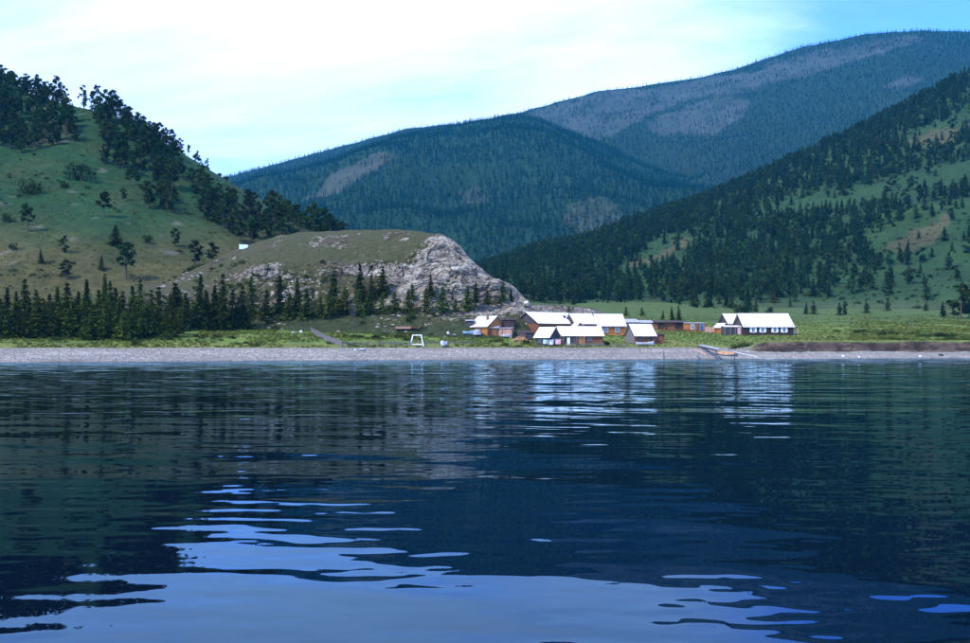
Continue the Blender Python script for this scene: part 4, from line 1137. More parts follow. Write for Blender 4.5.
#### VILLAGE ####
# ------------------------------------------------------------------ the village
GABLE_SIDE = {'left': -1, 'right': 1}
def face_fn(face, L, Wd):
    o = 0.13
    if face == 'front': return lambda a, b, c: (a, -Wd / 2 - o - c, b)
    if face == 'left': return lambda a, b, c: (-L / 2 - o - c, -a, b)
    return lambda a, b, c: (L / 2 + o + c, a, b)
def fbox(mb, P, a0, a1, b0, b1, c0, c1):
    vs = [P(a, b, c) for c in (c0, c1) for b in (b0, b1) for a in (a0, a1)]
    mb.add(vs, [(0, 2, 3, 1), (4, 5, 7, 6), (0, 1, 5, 4), (2, 6, 7, 3), (0, 4, 6, 2), (1, 3, 7, 5)])
def add_window(root, P, a, z, wd, ht, frame='white', shutters=None, arch=False, pane='glass'):
    fr = MB(); t = max(.09, wd * .15) if wd > 1.5 else .09
    fbox(fr, P, a - wd / 2, a + wd / 2, z + ht - t, z + ht, 0, .07); fbox(fr, P, a - wd / 2 - .06, a + wd / 2 + .06, z - .06, z + t * .6, 0, .10)
    fbox(fr, P, a - wd / 2, a - wd / 2 + t, z + t * .6, z + ht - t, 0, .07); fbox(fr, P, a + wd / 2 - t, a + wd / 2, z + t * .6, z + ht - t, 0, .07)
    fbox(fr, P, a - .025, a + .025, z + t * .6, z + ht - t, 0, .05); fbox(fr, P, a - wd / 2 + t, a + wd / 2 - t, z + ht * .62, z + ht * .62 + .05, 0, .045)
    wo = fr.build('window', M[frame], root)
    g = MB(); fbox(g, P, a - wd / 2 + t * .5, a + wd / 2 - t * .5, z + t * .4, z + ht - t * .5, -.02, .015); g.build('pane', M[pane], wo)
    if shutters:
        sw = wd * 0.48
        for s in (-1, 1):
            sb = MB(); a0 = a + s * (wd / 2 + sw / 2 + .02)
            fbox(sb, P, a0 - sw / 2, a0 + sw / 2, z + .02, z + ht * (0.86 if arch else .98), 0.01, .06)
            if arch:
                fbox(sb, P, a0 - sw * (.5 if s > 0 else .18), a0 + sw * (.18 if s > 0 else .5), z + ht * .86, z + ht * .99, 0.01, .06)
            sb.build('shutter', M[shutters], wo)
        hd = MB(); fbox(hd, P, a - wd / 2, a + wd / 2, z + ht + .01, z + ht + .14, 0, .08); hd.build('lintel', M[shutters], wo)
def add_door(root, P, a, wd, ht, mat, frame='plank_grey', z=0.05):
    d = MB(); n = max(3, int(wd / .18))
    for i in range(n):
        fbox(d, P, a - wd / 2 + wd * i / n + .008, a - wd / 2 + wd * (i + 1) / n - .008, z, z + ht, 0, .05 + .01 * (i % 2))
    fbox(d, P, a - wd / 2 + .05, a + wd / 2 - .05, z + ht * .75, z + ht * .75 + .12, .05, .085)
    do = d.build('door', M[mat], root)
    f = MB(); fbox(f, P, a - wd / 2 - .12, a - wd / 2, z, z + ht + .1, 0, .09); fbox(f, P, a + wd / 2, a + wd / 2 + .12, z, z + ht + .1, 0, .09)
    fbox(f, P, a - wd / 2, a + wd / 2, z + ht, z + ht + .1, 0, .09); f.build('frame', M[frame], do)
    h = MB(); fbox(h, P, a + wd * .33, a + wd * .40, z + ht * .45, z + ht * .5, .06, .12); h.build('handle', M['iron'], do)

def log_walls(L, Wd, hw, r=0.135):
    b = MB(); z = -0.9; i = 0
    while z < hw - .02:
        e = .22
        for s in (-1, 1):
            j = RNG.uniform(-.02, .02)
            b.tube([(-L / 2 - e + j, s * Wd / 2, z), (L / 2 + e + j, s * Wd / 2, z)], r * RNG.uniform(.93, 1.07), 7)
            b.tube([(s * L / 2, -Wd / 2 - e - j, z + .125), (s * L / 2, Wd / 2 + e - j, z + .125)], r * RNG.uniform(.93, 1.07), 7)
        z += .25
    b.box(-L / 2 + .03, L / 2 - .03, -Wd / 2 + .03, Wd / 2 - .03, -.9, hw)
    return b
def plank_walls(L, Wd, h_front, h_back):
    b = MB()
    def run(p0, p1, hf):
        d = Vector(p1) - Vector(p0); n = max(2, int(d.length / .2)); nrm = Vector((d.y, -d.x)).normalized()
        for i in range(n):
            q0 = Vector(p0) + d * (i / n) ; q1 = Vector(p0) + d * ((i + .93) / n); th = .04 + .02 * RNG.random()
            o = nrm * th
            h0 = hf(i / n) ; h1 = hf((i + .93) / n)
            b.add([(q0.x, q0.y, -.8), (q1.x, q1.y, -.8), (q1.x, q1.y, h1), (q0.x, q0.y, h0), (q0.x + o.x, q0.y + o.y, -.8), (q1.x + o.x, q1.y + o.y, -.8), (q1.x + o.x, q1.y + o.y, h1), (q0.x + o.x, q0.y + o.y, h0)],
                  [(0, 1, 2, 3), (4, 7, 6, 5), (0, 4, 5, 1), (3, 2, 6, 7), (0, 3, 7, 4), (1, 5, 6, 2)])
    x, y = L / 2, Wd / 2
    run((-x, -y), (x, -y), lambda t: h_front); run((x, -y), (x, y), lambda t: h_front + (h_back - h_front) * t)
    run((x, y), (-x, y), lambda t: h_back); run((-x, y), (-x, -y), lambda t: h_back + (h_front - h_back) * t)
    b.box(-x + .01, x - .01, -y + .01, y - .01, -.8, min(h_front, h_back) - .02)
    return b

def base_at(px, py, L, Wd, yaw, ax, ay):
    p = hit(px, py)
    c, s = math.cos(yaw), math.sin(yaw)
    ox, oy = ax * L / 2, ay * Wd / 2
    return (p[0] - (c * ox - s * oy), p[1] - (s * ox + c * oy), p[2])

def house(name, label, px, py, L, Wd, hw, hr, yaw, wall='log_brown', gable='plank_dark', roof='roof_white', anchor=(0, -1), windows=(), doors=(), chimney=None, over=.45, planks=False, cat='house'):
    yaw = R(yaw)
    root = empty(name, base_at(px, py, L, Wd, yaw, *anchor), yaw); tag(root, label, cat)
    (plank_walls(L, Wd, hw, hw) if planks else log_walls(L, Wd, hw)).build('wall', M[wall], root)
    for s in (-1, 1):
        g = MB(); n = max(6, int(Wd / .22))
        for i in range(n):
            y0 = -Wd / 2 + Wd * i / n + .008; y1 = -Wd / 2 + Wd * (i + 1) / n - .008
            z0 = hw + hr * (1 - abs(y0) / (Wd / 2)); z1 = hw + hr * (1 - abs(y1) / (Wd / 2)); th = .03 + .015 * (i % 2)
            g.prism([(s * (L / 2 - .06), y0, hw - .15), (s * (L / 2 - .06), y1, hw - .15), (s * (L / 2 - .06), y1, max(z1, hw - .1)), (s * (L / 2 - .06), y0, max(z0, hw - .1))], (s * (.16 + th), 0, 0))
        g.build('gable', M[gable], root)
    rf = MB(); xr = L / 2 + .45; k = hr / (Wd / 2); ye = Wd / 2 + over
    for s in (-1, 1):
        zt = hw + hr + .10; ze = hw - over * k + .10
        sag = [RNG.uniform(-.02, .02) for _ in range(3)]
        rf.prism([(-xr, 0, zt), (-xr, s * ye, ze), (-xr, s * ye, ze - .07), (-xr, 0, zt - .07)], (2 * xr, 0, 0))
        n = int(2 * xr / .62)
        for i in range(n + 1):
            x0 = -xr + 2 * xr * i / n
            x0 = min(max(x0, -xr + .02), xr - .02)
            rf.prism([(x0 - .018, s * .05, zt + .001 - .05 * k), (x0 - .018, s * (ye - .01), ze + .003), (x0 - .018, s * (ye - .01), ze + .04), (x0 - .018, s * .05, zt + .04 - .05 * k)], (.036, 0, 0))
    ro = rf.build('roof', M[roof], root)
    rc = MB(); rc.prism([(-xr - .03, -.2, hw + hr + .10 - .2 * k + .05), (-xr - .03, 0, hw + hr + .16), (-xr - .03, .2, hw + hr + .10 - .2 * k + .05), (-xr - .03, 0, hw + hr + .12)], (2 * xr + .06, 0, 0)); rc.build('ridge_cap', M[roof], ro)
    for s in (-1, 1):
        for q in (-1, 1):
            bb = MB(); x0 = s * (xr + .015)
            bb.prism([(x0, 0, hw + hr + .05), (x0, q * ye, hw - over * k + .05), (x0, q * ye, hw - over * k - .12), (x0, 0, hw + hr - .12)], (s * .035, 0, 0)); bb.build('bargeboard', M['log_dark'], ro)
    for (face, a, z, wd, ht, fm, sh, ar) in windows: add_window(root, face_fn(face, L, Wd), a, z, wd, ht, fm, sh, ar)
    for (face, a, wd, ht, mt) in doors: add_door(root, face_fn(face, L, Wd), a, wd, ht, mt)
    if chimney:
        cx_, cy_, hh, mt = chimney
        zc = hw + hr - abs(cy_) * k
        ch = MB(); ch.box(cx_ - .2, cx_ + .2, cy_ - .2, cy_ + .2, zc - .3, zc + hh); ch.box(cx_ - .25, cx_ + .25, cy_ - .25, cy_ + .25, zc + hh, zc + hh + .1); ch.build('chimney', M[mt], ro)
    return root

def shed(name, label, px, py, L, Wd, hf, hb, yaw, wall='log_brown', roof='roof_grey', anchor=(0, -1), windows=(), doors=(), over=.25, cat='shed'):
    yaw = R(yaw)
    root = empty(name, base_at(px, py, L, Wd, yaw, *anchor), yaw); tag(root, label, cat)
    plank_walls(L, Wd, hf, hb).build('wall', M[wall], root)
    s = (hb - hf) / Wd; x = L / 2 + over; y = Wd / 2 + over
    rf = MB()
    n = max(3, int(2 * x / .3))
    for i in range(n):
        x0 = -x + 2 * x * i / n + .006; x1 = -x + 2 * x * (i + 1) / n - .006; e = RNG.uniform(-.06, .06); u = .012 * (i % 2)
        rf.prism([(x0, -y + e, hf - s * over + .06 + u), (x0, y, hb + s * over + .06 + u), (x0, y, hb + s * over + .11 + u), (x0, -y + e, hf - s * over + .11 + u)], (x1 - x0, 0, 0))
    rf.build('roof', M[roof], root)
    for (face, a, z, wd, ht, fm, sh, ar) in windows: add_window(root, face_fn(face, L, Wd), a, z, wd, ht, fm, sh, ar)
    for (face, a, wd, ht, mt) in doors: add_door(root, face_fn(face, L, Wd), a, wd, ht, mt)
    return root

# log cabin and its sheds on the left
house('log_cabin', 'bright orange log cabin with pale roof, leftmost house of the village', 487, 335, 4.6, 6.4, 2.0, 2.1, -38, 'log_orange', 'log_orange', anchor=(1, -1),
      chimney=(0.9, -1.2, .75, 'brick'), windows=[('right', -.9, .7, .8, .9, 'log_orange', None, False)], cat='cabin')
shed('log_shed', 'low orange-brown shed with grey lean-to roof before the orange cabin', 489, 334.5, 3.6, 2.0, 1.25, 1.6, -12, 'log_brown')
shed('plank_shed', 'small faded pink plank shed with flat grey roof beside the orange cabin', 504.5, 337, 3.1, 2.2, 1.75, 1.9, -10, 'plank_pink', doors=[('front', -.9, .7, 1.5, 'plank_pink')])
shed('storage_hut', 'small dark hut behind the left end of the orange cabin', 470, 327, 1.7, 1.6, 1.2, 1.4, 0, 'plank_dark', 'roof_grey')
shed('dark_shed', 'dark brown shed behind the right gable of the orange cabin', 508, 329, 2.8, 2.4, 1.9, 2.2, -8, 'log_dark', 'roof_dark')
shed('lean_to', 'dark lean-to with brick-coloured wall between the wood heap and long house', 526.5, 340, 2.8, 2.0, 1.5, 1.9, 10, 'plank_dark', 'roof_dark', doors=[('front', -.8, .8, 1.3, 'log_brown')])
# long house with the wide gable
house('long_house', 'long log house with wide dark gable, white-framed window and long pale roof', 538.5, 337.5, 11.6, 8.2, 3.3, 2.4, 36, 'log_brown', 'plank_dark', anchor=(-1, -1),
      windows=[('left', -.9, 2.0, 1.7, 1.25, 'white', None, False), ('front', -3.5, 1.1, .9, 1.0, 'plank_grey', None, False)], chimney=(3.6, -2.0, .5, 'iron'))
house('house_extension', 'pale-roofed extension at the right end of the long house', 586, 337, 4.6, 7.6, 3.1, 2.2, 14, 'log_brown', 'plank_dark', anchor=(0, -1), cat='house')
house('porch_cabin', 'small gabled porch cabin with open brown gable behind the front cabin', 580, 341, 5.0, 3.2, 2.4, 1.5, -82, 'log_brown', 'cutwood', anchor=(1, 0), over=.35, cat='cabin')
# front cabins
house('dark_cabin', 'small dark plank cabin with pointed gable at the front of the village', 549, 346.6, 3.1, 4.0, 2.1, 1.75, -35, 'plank_dark', 'plank_dark', anchor=(1, -1), planks=True,
      windows=[('right', .9, .8, .7, .8, 'white', None, False), ('front', -.6, .8, .8, .8, 'plank_grey', None, False)], doors=[('right', -.7, .8, 1.7, 'plank_dark')], cat='cabin')
fc = house('brown_cabin', 'long brown cabin with pale roof beside the dark gabled cabin at the front', 602, 344.6, 8.7, 5.0, 2.0, 1.7, 7, 'log_brown', 'plank_dark', anchor=(1, -1),
           windows=[('front', 1.7, .75, .9, .8, 'plank_grey', None, False), ('front', -3.3, .7, .9, .9, 'plank_dark', None, False)], doors=[('front', -2.0, .85, 1.75, 'plank_dark'), ('front', -.2, .8, 1.7, 'log_orange')], cat='cabin')
for x0 in (-3.9, -2.7, -1.1, .5):
    MB().box(x0 - .07, x0 + .07, -2.92, -2.78, -.6, 1.72).build('porch_post', M['plank_grey' if x0 < .4 else 'plank_pink'], fc)
house('log_house', 'log house with two blue-grey windows behind the front cabins', 611.5, 335.5, 6.2, 6.0, 2.45, 2.5, 8, 'log_orange', 'plank_dark',
      windows=[('front', -1.35, .75, .95, 1.15, 'paleblue', None, False), ('front', 1.35, .75, .95, 1.15, 'paleblue', None, False)])
sc_ = house('small_cabin', 'small brown cabin with grey plank gable and pale roof near the beach', 645, 344.5, 4.3, 5.0, 2.05, 2.15, 15, 'log_brown', 'plank_grey',
      windows=[('front', -1.2, .75, .75, .7, 'plank_dark', None, False)], doors=[('front', 1.3, .8, 1.6, 'log_dark')], cat='cabin')
pw = MB()
for i in range(20): pw.box(-2.33 - .02 * (i % 2), -2.29, -2.4 + i * .24, -2.4 + i * .24 + .22, -.5, 2.0)
pw.build('gable_wall', M['plank_grey'], sc_)
shed('annex', 'dark brown plank annex against the right end of the small cabin', 660, 343, 2.0, 2.6, 1.7, 2.0, 12, 'log_brown', 'roof_dark')
# sheds behind
shed('grey_shed', 'low grey shed with weathered roof behind the small cabin, left one', 632, 329, 4.0, 4.0, 1.7, 2.6, 6, 'plank_grey', 'roof_grey')
shed('grey_shed', 'low grey shed with weathered roof left of the brown barn', 649, 329, 3.6, 4.2, 1.6, 2.3, 4, 'plank_grey', 'roof_grey')
bn = shed('barn', 'long dark open-fronted barn with brown log walls behind the pasture', 671.5, 330, 7.2, 4.6, 1.9, 2.4, 4, 'log_brown', 'roof_dark', over=.6, cat='barn')
for x0 in (-3.5, -1.6, .9, 2.9):
    MB().box(x0 - .09, x0 + .09, -2.75, -2.57, -.6, 1.85).build('post', M['log_dark'], bn)
for x0, wd in ((-2.7, 1.1), (1.9, 1.2), (3.1, .6)):
    mb = MB(); fbox(mb, face_fn('front', 7.2, 4.6), x0 - wd / 2, x0 + wd / 2, .5, 1.8, -.04, .03); mb.build('opening_shade', M['log_dark'], bn)  # dark panels on the closed wall, painting the shade inside the barn
shed('orange_shed', 'small orange shed with two blue windows beside the barn', 696, 331.5, 4.6, 3.0, 2.0, 2.2, 3, 'log_orange', 'roof_grey',
     windows=[('front', -.9, .6, .85, 1.2, 'white', None, False), ('front', 1.5, .5, .8, 1.3, 'blue', None, False)], doors=[('front', .4, .7, 1.6, 'log_brown')])
# the long dark house
dh = house('dark_house', 'long dark brown house with white roof and four white-shuttered windows', 768.5, 335, 11.7, 7.6, 2.15, 2.95, 4, 'log_dark', 'plank_dark',
      windows=[('front', -3.75, .62, .82, 1.25, 'white', 'white', True), ('front', -1.45, .62, .82, 1.25, 'white', 'white', True), ('front', 1.5, .62, .82, 1.25, 'white', 'white', True), ('front', 3.75, .62, .82, 1.25, 'white', 'white', True)])
MB().box(6.35, 7.6, -3.4, -1.2, 1.75, 1.85).build('porch_roof', M['roof_dark'], dh)
for y0 in (-3.35, -1.35): MB().box(7.35, 7.5, y0, y0 + .14, -.6, 1.74).build('porch_post', M['plank_pink'], dh)
MB().box(6.3, 7.3, -1.45, -1.37, -.4, 1.2).build('porch_rail', M['white'], dh)
house('back_house', 'dark gabled house standing close behind the left end of the dark house', 737, 331.5, 4.4, 6.0, 2.2, 2.3, 10, 'log_dark', 'plank_dark')
pr = shed('porch', 'open porch with white lean-to roof and pink door left of the dark house', 734, 334.5, 4.4, 3.0, 1.75, 2.1, 2, 'plank_dark', 'roof_white', doors=[('front', 1.2, .8, 1.55, 'pink')], cat='porch')
for x0 in (-2.2, -.9, .3): MB().box(x0 - .07, x0 + .07, -1.9, -1.76, -.6, 1.7).build('post', M['plank_grey'], pr)
house('woodshed', 'small shed with orange gable and pale roof left of the porch', 718, 333, 2.2, 2.4, 1.5, .8, -60, 'log_orange', 'log_orange', cat='shed')

# fences: each post and rail its own piece
def fence(label, pts, hgt, sp, rails, mat, boards=False):
    P3 = []
    for (a, b) in pts: P3.append(hit(a, b))
    root = empty('fence', tuple(P3[0])); tag(root, label, 'fence')
    o = Vector(P3[0])
    post = MB().box(-.06, .06, -.06, .06, -.4, hgt)
    pm = raw_mesh('post', post.v, post.f, M[mat])
    bm_ = raw_mesh('board', MB().box(-.10, .10, -.02, .02, -.1, hgt * .95).v, MB().box(-.10, .10, -.02, .02, -.1, hgt * .95).f, M[mat])
    prev = None
    for A, B in zip(P3[:-1], P3[1:]):
        A = Vector(A); B = Vector(B); L = (B - A).length; n = max(1, int(L / sp))
        for i in range(n + 1):
            q = A + (B - A) * (i / n); q.z = gz(q.x, q.y)
            po = link(bpy.data.objects.new('post', pm), root); po.location = q - o; po.rotation_euler = (RNG.uniform(-.1, .1), RNG.uniform(-.1, .1), RNG.uniform(-.3, .3)); po.scale = (1, 1, RNG.uniform(.85, 1.15))
            if prev is not None and i > 0:
                for k in range(rails):
                    zr = hgt * (.35 + .5 * k / max(1, rails - 1)); r = MB()
                    r.tube([prev - o + Vector((0, -.09, zr + RNG.uniform(-.06, .06))), q - o + Vector((0, -.09, zr + RNG.uniform(-.06, .06)))], .045, 5); r.build('rail', M[mat], root)
                if boards:
                    m_ = int((q - prev).length / .24); ang = math.atan2(q.y - prev.y, q.x - prev.x)
                    for j in range(m_):
                        c = prev + (q - prev) * ((j + .5) / m_); bo = link(bpy.data.objects.new('board', bm_), root)
                        bo.location = c - o + Vector((0, -.14, RNG.uniform(-.08, .06))); bo.rotation_euler = (RNG.uniform(-.04, .04), RNG.uniform(-.06, .06), ang)
            prev = q
    return root
fence('grey board fence running down the meadow to the beach at left', [(311, 333), (326, 341), (342, 347)], 1.15, 2.2, 2, 'plank_grey', True)
fence('low weathered rail fence along the top of the beach below the meadow', [(344, 347), (380, 346.5), (410, 346), (440, 345.5), (472, 345)], 1.0, 2.4, 3, 'plank_grey')
fence('low grey fence in front of the brown cabin', [(566, 347), (586, 347), (604, 346.5)], .8, 1.3, 3, 'plank_grey')
fence('low brown log fence in front of the dark barn', [(659, 332.5), (676, 332), (690, 332)], .75, 1.8, 4, 'log_brown')
fence('pale picket fence between the orange shed and the porch', [(705, 332.5), (714, 333)], 1.5, 1.0, 2, 'plank_pink', True)
fence('short crooked fence at the foot of the small cabin', [(610, 347), (628, 347.5)], .7, 1.2, 2, 'plank_grey')

# ------------------------------------------------------------------ small things
def boat(label, px, py, L, Bm, D, yaw, hullm, inm, name='rowing_boat', tilt=0.0, cat='boat', pitch=0.0):
    p = hit(px, py); root = empty(name, (p[0], p[1], p[2] + .05), R(yaw)); root.rotation_euler = (tilt, pitch, R(yaw)); tag(root, label, cat)
    ns, nc = 13, 9
    def sec(t, inset):
        w = Bm / 2 * (math.sin(math.pi * min(1, .16 + t * .84)) ** .62 if t < 1 else 0) * (1 if t < .97 else .15); w = max(w - inset, .01)
        sh = D * (1 + .45 * (2 * abs(t - .42)) ** 2); kz = D * .35 * max(0, t - .75) * 4 * max(0, t - .75)
        return [(-L / 2 + L * t, w * math.sin(a) * (1 if abs(a) < 1.5 else 1), kz + inset + (sh - kz - inset) * (1 - math.cos(a)) ** .9) for a in np.linspace(-1.5708, 1.5708, nc)]
    for nm, ins, mt in (('hull', 0.0, hullm), ('inner_lining', .05, inm)):
        m = MB(); vs = [v for i in range(ns) for v in sec(i / (ns - 1), ins)]
        fs = [(i * nc + j, i * nc + j + 1, (i + 1) * nc + j + 1, (i + 1) * nc + j) for i in range(ns - 1) for j in range(nc - 1)]
        fs.append(tuple(range(nc)))
        m.add(vs, fs); m.build(nm, M[mt], root, True)
    for s in (0, nc - 1):
        m = MB(); m.tube([sec(i / (ns - 1), .02)[s] for i in range(ns)], .045, 5); m.build('gunwale', M[hullm], root)
    for t in (.28, .52, .72):
        q = sec(t, .05); m = MB(); m.box(q[0][0] - .12, q[0][0] + .12, q[0][1] * .94, q[-1][1] * .94, D * .62, D * .67); m.build('seat', M[inm], root)
    return root
boat('wooden boat with orange inside pulled up at the water beside the ramp logs', 727, 356, 3.7, 1.3, .42, -38, 'boatwood', 'cutwood', 'wooden_boat', tilt=.38, pitch=.10)
boat('white rowing boat with blue end on the grass before the small cabin', 645, 345.5, 3.7, 1.3, .5, 4, 'white', 'paleblue')
boat('small white boat seen bow-on in the grass right of the white frame', 443.5, 347, 2.6, 1.35, .75, -96, 'white', 'white')
boat('small pale blue boat lying left of the grey covered heap', 468, 335, 2.2, 1.0, .5, 8, 'paleblue', 'paleblue')
boat('white tub-like boat lying in front of the pink plank shed', 506.5, 337.5, 2.0, 1.0, .5, 5, 'white', 'paleblue')

def pole(label, a, b, r0, r1, mat, name, cat, lift=0.1, sq=False):
    A = Vector(hit(*a)); B = Vector(hit(*b)); A.z += lift; B.z += lift
    m = MB()
    if sq:
        d = (B - A); n = d.cross(Vector((0, 0, 1))).normalized() * r0; u = Vector((0, 0, .05))
        m.add([A - n, A + n, B + n, B - n, A - n + u, A + n + u, B + n + u, B - n + u], [(0, 3, 2, 1), (4, 5, 6, 7), (0, 1, 5, 4), (1, 2, 6, 5), (2, 3, 7, 6), (3, 0, 4, 7)])
    else:
        m.tube([A, A.lerp(B, .5) + Vector((0, 0, .04)), B], [r0, (r0 + r1) / 2, r1], 8)
    return tag(m.build(name, M[mat], None, not sq), label, cat)
pole('thick dark grey log lying down the bank behind the wooden boat', (699, 347), (719, 351), .30, .24, 'grey', 'log', 'log', .28)
pole('second dark log beside the thick one above the wooden boat', (702, 348), (720, 352), .18, .14, 'plank_dark', 'log', 'log', .15)
pole('long pale plank running from the wooden boat into the water', (734, 353), (757, 358), .15, .15, 'stone_white', 'plank', 'plank', .16, True)
pole('pinkish plank lying on the shingle left of the wooden boat', (694, 350), (706, 355), .20, .20, 'plank_pink', 'plank', 'plank', .10, True)
def stake(label, px, py, h, mat='plank_dark', r=.07):
    p = hit(px, py); m = MB(); m.tube([(0, 0, -.4), (RNG.uniform(-.05, .05), 0, h * .6), (RNG.uniform(-.08, .08), 0, h)], [r, r * .9, r * .7], 6)
    o = m.build('stake', M[mat]); o.location = tuple(p); tag(o, label, 'stake')
stake('dark stake on the shingle below the annex', 664, 356.5, .8)
stake('thin stake at the top of the beach below the small cabin', 640, 350, .9)
stake('dark mooring stake in the shallows beside the wooden boat', 734.6, 359.5, 1.0, r=.08)
stake('short brown post on the grass between small cabin and ramp logs', 678, 347, .9, 'log_brown', .10)
stake('thin post standing in front of the orange shed', 704, 333, 1.3, 'plank_grey', .06)

p = hit(417, 346); wf = empty('white_frame', tuple(p)); tag(wf, 'white slant-legged frame standing in the meadow near the beach', 'frame')
for nm, a, b in [('leg', (-1.35, -.4, -.3), (-.8, 0, 2.15)), ('leg', (1.35, -.4, -.3), (.8, 0, 2.15)), ('leg', (-1.35, .5, -.3), (-.8, 0, 2.15)), ('leg', (1.35, .5, -.3), (.8, 0, 2.15)), ('top_bar', (-.95, 0, 2.1), (.95, 0, 2.1)), ('rail', (-1.3, -.35, .25), (1.3, -.35, .25)), ('rail', (-1.3, .45, .25), (1.3, .45, .25))]:
    MB().tube([a, b], .12, 6).build(nm, M['white'], wf)
MB().box(-.35, .35, -.1, .1, .45, .62).build('seat', M['cutwood'], wf)

p = hit(408, 329.5); ls = empty('plank_stack', tuple(p), R(2)); tag(ls, 'long low stack of pinkish planks lying in the meadow above the white frame', 'planks')
lm_ = raw_mesh('plank', MB().box(-2.6, 2.6, -.12, .12, 0, .07).v, MB().box(-2.6, 2.6, -.12, .12, 0, .07).f, M['plank_pink'])
for r_ in range(6):
    for c_ in range(6):
        q = link(bpy.data.objects.new('plank', lm_), ls); q.location = (RNG.uniform(-.25, .25), -.8 + c_ * .27, .02 + r_ * .09); q.rotation_euler = (0, 0, RNG.uniform(-.02, .02))

p = hit(521, 341.5); wp = empty('wood_heap', tuple(p)); tag(wp, 'heap of split orange firewood left of the dark gabled cabin', 'firewood')
wm = MB(); wm.tube([(-.22, 0, 0), (.22, 0, 0)], .09, 6); wmm = raw_mesh('firewood_log', wm.v, wm.f, M['cutwood'])
for i in range(150):
    x0 = max(-1.75, min(1.75, RNG.gauss(0, .8))); y0 = RNG.uniform(-.7, .7); top = 1.0 * (1 - (x0 / 1.9) ** 2) * (1 - (y0 / 1.1) ** 2)
    q = link(bpy.data.objects.new('firewood_log', wmm), wp); q.location = (x0, y0, RNG.uniform(.02, max(.05, top))); q.rotation_euler = (RNG.uniform(-.5, .5), RNG.uniform(-.5, .5), RNG.uniform(0, 3.14)); s_ = RNG.uniform(.8, 1.5); q.scale = (s_, s_, s_)

def cloth(name, label, px, py, wd, ht, mat, z0=.35):
    p = hit(px, py); xs_ = np.linspace(-wd / 2, wd / 2, 15); zs_ = np.linspace(0, ht, 7); m = MB(); vs = []
    for s in (0, 1):
        for z in zs_:
            for x in xs_:
                y = .07 * math.sin(x * 7 + px) * (1 - z / ht * .6) + s * .02
                vs.append((x, y, z0 + z - .04 * math.cos(x * 5)))
    n = 15; fs = []
    for s in (0, 1):
        for i in range(6):
            for j in range(14):
                a = s * 105 + i * n + j; fs.append((a, a + 1, a + n + 1, a + n))
    m.add(vs, fs); o = m.build(name, M[mat], None, True); o.location = tuple(p); tag(o, label, 'cloth')
p0 = hit(541, 346.5); p1 = hit(563, 346.5); cl = empty('clothes_line', tuple(p0)); tag(cl, 'washing line on two poles before the dark gabled cabin', 'clothes line')
dv = Vector(p1) - Vector(p0)
for q in (Vector((0, 0, 0)), dv): MB().tube([q + Vector((0, 0, -.3)), q + Vector((0, 0, 1.55))], .05, 6).build('pole', M['plank_grey'], cl)
MB().tube([Vector((0, 0, 1.5)), dv * .5 + Vector((0, 0, 1.38)), dv + Vector((0, 0, 1.5))], .02, 4).build('line', M['grey'], cl)
cloth('hanging_cloth', 'lilac-blue cloth at the left end of the washing line', 545, 346.5, .75, .85, 'paleblue', .55)
cloth('hanging_cloth', 'white sheet in the middle of the washing line', 550.5, 346.5, 1.25, 1.0, 'white', .4)
cloth('hanging_cloth', 'pinkish white sheet at the right end of the washing line', 558, 346.5, 1.1, .95, 'pink', .45)
cloth('hanging_cloth', 'narrow white cloth hanging from the porch of the brown cabin', 568.5, 345.5, .6, 1.5, 'white', .1)

p = hit(477, 335); m = MB(); nn = 14; vs = []; rr = random.Random(9)
for i in range(6):
    for j in range(nn):
        a = 2 * math.pi * j / nn; s = math.cos(i / 5 * 1.45) * rr.uniform(.9, 1.1); vs.append((math.cos(a) * 1.0 * s, math.sin(a) * .8 * s, 1.15 * math.sin(i / 5 * 1.5) * rr.uniform(.93, 1.07)))
m.add(vs, [(i * nn + j, i * nn + (j + 1) % nn, (i + 1) * nn + (j + 1) % nn, (i + 1) * nn + j) for i in range(5) for j in range(nn)] + [tuple(5 * nn + j for j in range(nn))])
o = m.build('covered_stack', M['grey'], None); o.location = tuple(p); tag(o, 'grey tarpaulin-covered heap left of the orange-brown shed', 'heap')

p = hit(243.5, 249, 230); tn = empty('tent', tuple(p), R(20)); tag(tn, 'pale blue-white tent pitched on grass below the hillside wood', 'tent')
s_ = p[1] / F
L_, W_, H_ = 8.5 * s_, 4.5 * s_, 4.4 * s_
m = MB(); 
for s in (-1, 1): m.prism([(-L_ / 2, 0, H_), (-L_ / 2, s * W_ / 2, -.1), (-L_ / 2, s * (W_ / 2 - .05), -.1), (-L_ / 2, 0, H_ - .06)], (L_, 0, 0))
m.build('canvas', M['paleblue'], tn)
for s in (-1, 1):
    MB().prism([(s * (L_ / 2 - .12), -W_ / 2 + .08, -.1), (s * (L_ / 2 - .12), W_ / 2 - .08, -.1), (s * (L_ / 2 - .12), 0, H_ - .1)], (s * .03, 0, 0)).build('end_flap', M['white'], tn)

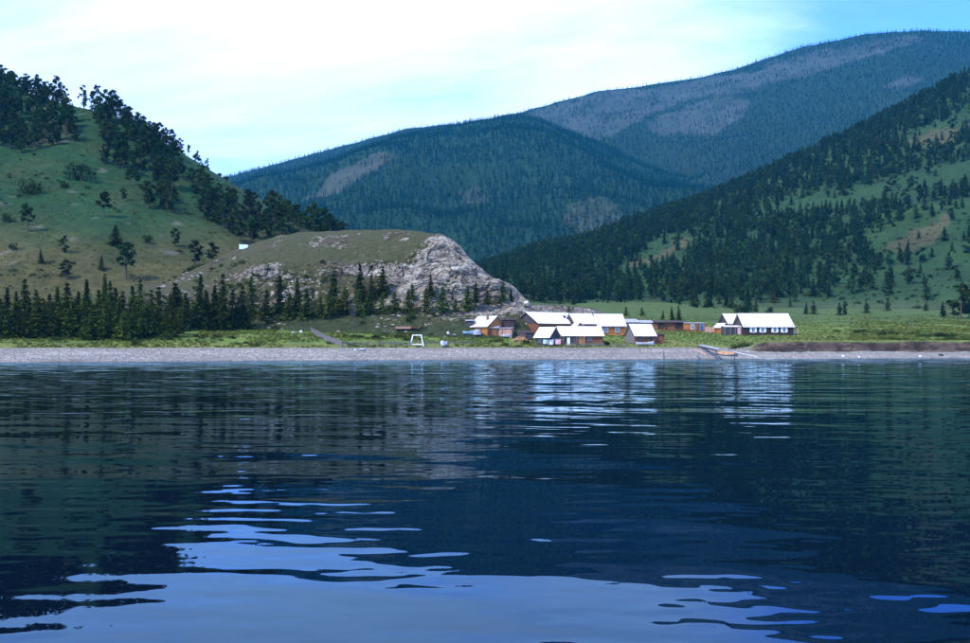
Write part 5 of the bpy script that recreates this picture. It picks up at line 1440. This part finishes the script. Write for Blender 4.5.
def stone(label, px, py, wpx, hpx, mat, seed, name='boulder'):
    p = hit(px, py); s = p[1] / F; rng = np.random.default_rng(seed); vs = []; nn, nr = 11, 7
    for i in range(nr):
        for j in range(nn):
            a = 2 * math.pi * j / nn; ph = math.pi * i / (nr - 1); k_ = rng.uniform(.82, 1.15)
            vs.append((math.cos(a) * math.sin(ph) * wpx / 2 * s * k_, math.sin(a) * math.sin(ph) * wpx / 2.4 * s * k_, -math.cos(ph) * hpx / 2 * s * 1.1 * k_ + hpx / 2 * s * .7))
    m = MB(); m.add(vs, [(i * nn + j, i * nn + (j + 1) % nn, (i + 1) * nn + (j + 1) % nn, (i + 1) * nn + j) for i in range(nr - 1) for j in range(nn)])
    o = m.build(name, M[mat]); o.location = tuple(p); tag(o, label, 'stone')
for k_, (a, b_, c, d, mt, lab) in enumerate([(843, 357, 3.2, 2.6, 'stone_white', 'white stone on the narrow shingle under the earth bank, leftmost of the three'), (859, 358, 2.6, 2, 'stone_white', 'white stone in the middle of the shingle under the earth bank'),
        (920, 357.5, 3, 2.2, 'stone_white', 'white stone farthest right on the shingle under the earth bank'), (362, 350.5, 8, 3, 'stone_grey', 'flat grey boulder at the top of the beach left of the white frame'),
        (355, 350.5, 2.6, 1.8, 'stone_white', 'small white stone beside the flat grey boulder'), (448, 334, 2.6, 2.6, 'stone_white', 'white block in the grass above the white boat'), (301, 333, 3.5, 3, 'stone_white', 'white rock at the top end of the grey board fence'),
        (293, 334, 4, 2.5, 'stone_grey', 'grey rock left of the board fence in the meadow'), (526, 304, 5, 3, 'stone_white', 'white rock at the tip of the bluff beside the road cut'), (62, 346.5, 3, 2, 'stone_grey', 'dark stone at the edge of the beach grass before the grove'), (748, 352.5, 2.4, 1.8, 'stone_white', 'white stone just right of the wooden boat at the bank')]):
    stone(lab, a, b_, c, d, mt, 300 + k_)

# loose cobbles on the shingle
X, T = np.meshgrid(np.arange(-110, 135, .42), np.arange(.4, 19, .42)); X = X.ravel() + NR.uniform(-.4, .4, X.size); T = T.ravel() + NR.uniform(-.4, .4, T.size)
Y = T + shore_line(X); k = (np.abs(X) < Y * .54) & ((X / Y * F + CX < 745) | (T < 11)); X, Y = X[k], Y[k]; Z = shore_h(X, Y); sz = NR.uniform(.10, .36, len(X)) ** 1.1
scatter('pebbles', 'grey shingle and cobbles along the lake shore', 'pebbles', np.stack([X, Y, Z + .01], -1), np.stack([sz * 1.2, sz * 1.2, sz * .7], -1), NR.uniform(0, 6.28, len(X)), NR.integers(0, 3, len(X)), CB)
#### END VILLAGE ####

# ------------------------------------------------------------------ the blue air between here and the mountains
hb = MB().box(-3400, 3600, -2900, 4500, -6.0, 1160.0)
hz = hb.build('haze', None)
hm = bpy.data.materials.new('blue_haze'); hm.use_nodes = True
hm.node_tree.nodes.remove(hm.node_tree.nodes['Principled BSDF'])
pv = hm.node_tree.nodes.new('ShaderNodeVolumePrincipled')
pv.inputs['Color'].default_value = (0.04, 0.56, 0.95, 1)
pv.inputs['Density'].default_value = 0.00006
pv.inputs['Anisotropy'].default_value = 0.0
hm.node_tree.links.new(pv.outputs[0], hm.node_tree.nodes['Material Output'].inputs['Volume'])
hz.data.materials.clear(); hz.data.materials.append(hm)
tag(hz, kind='stuff')
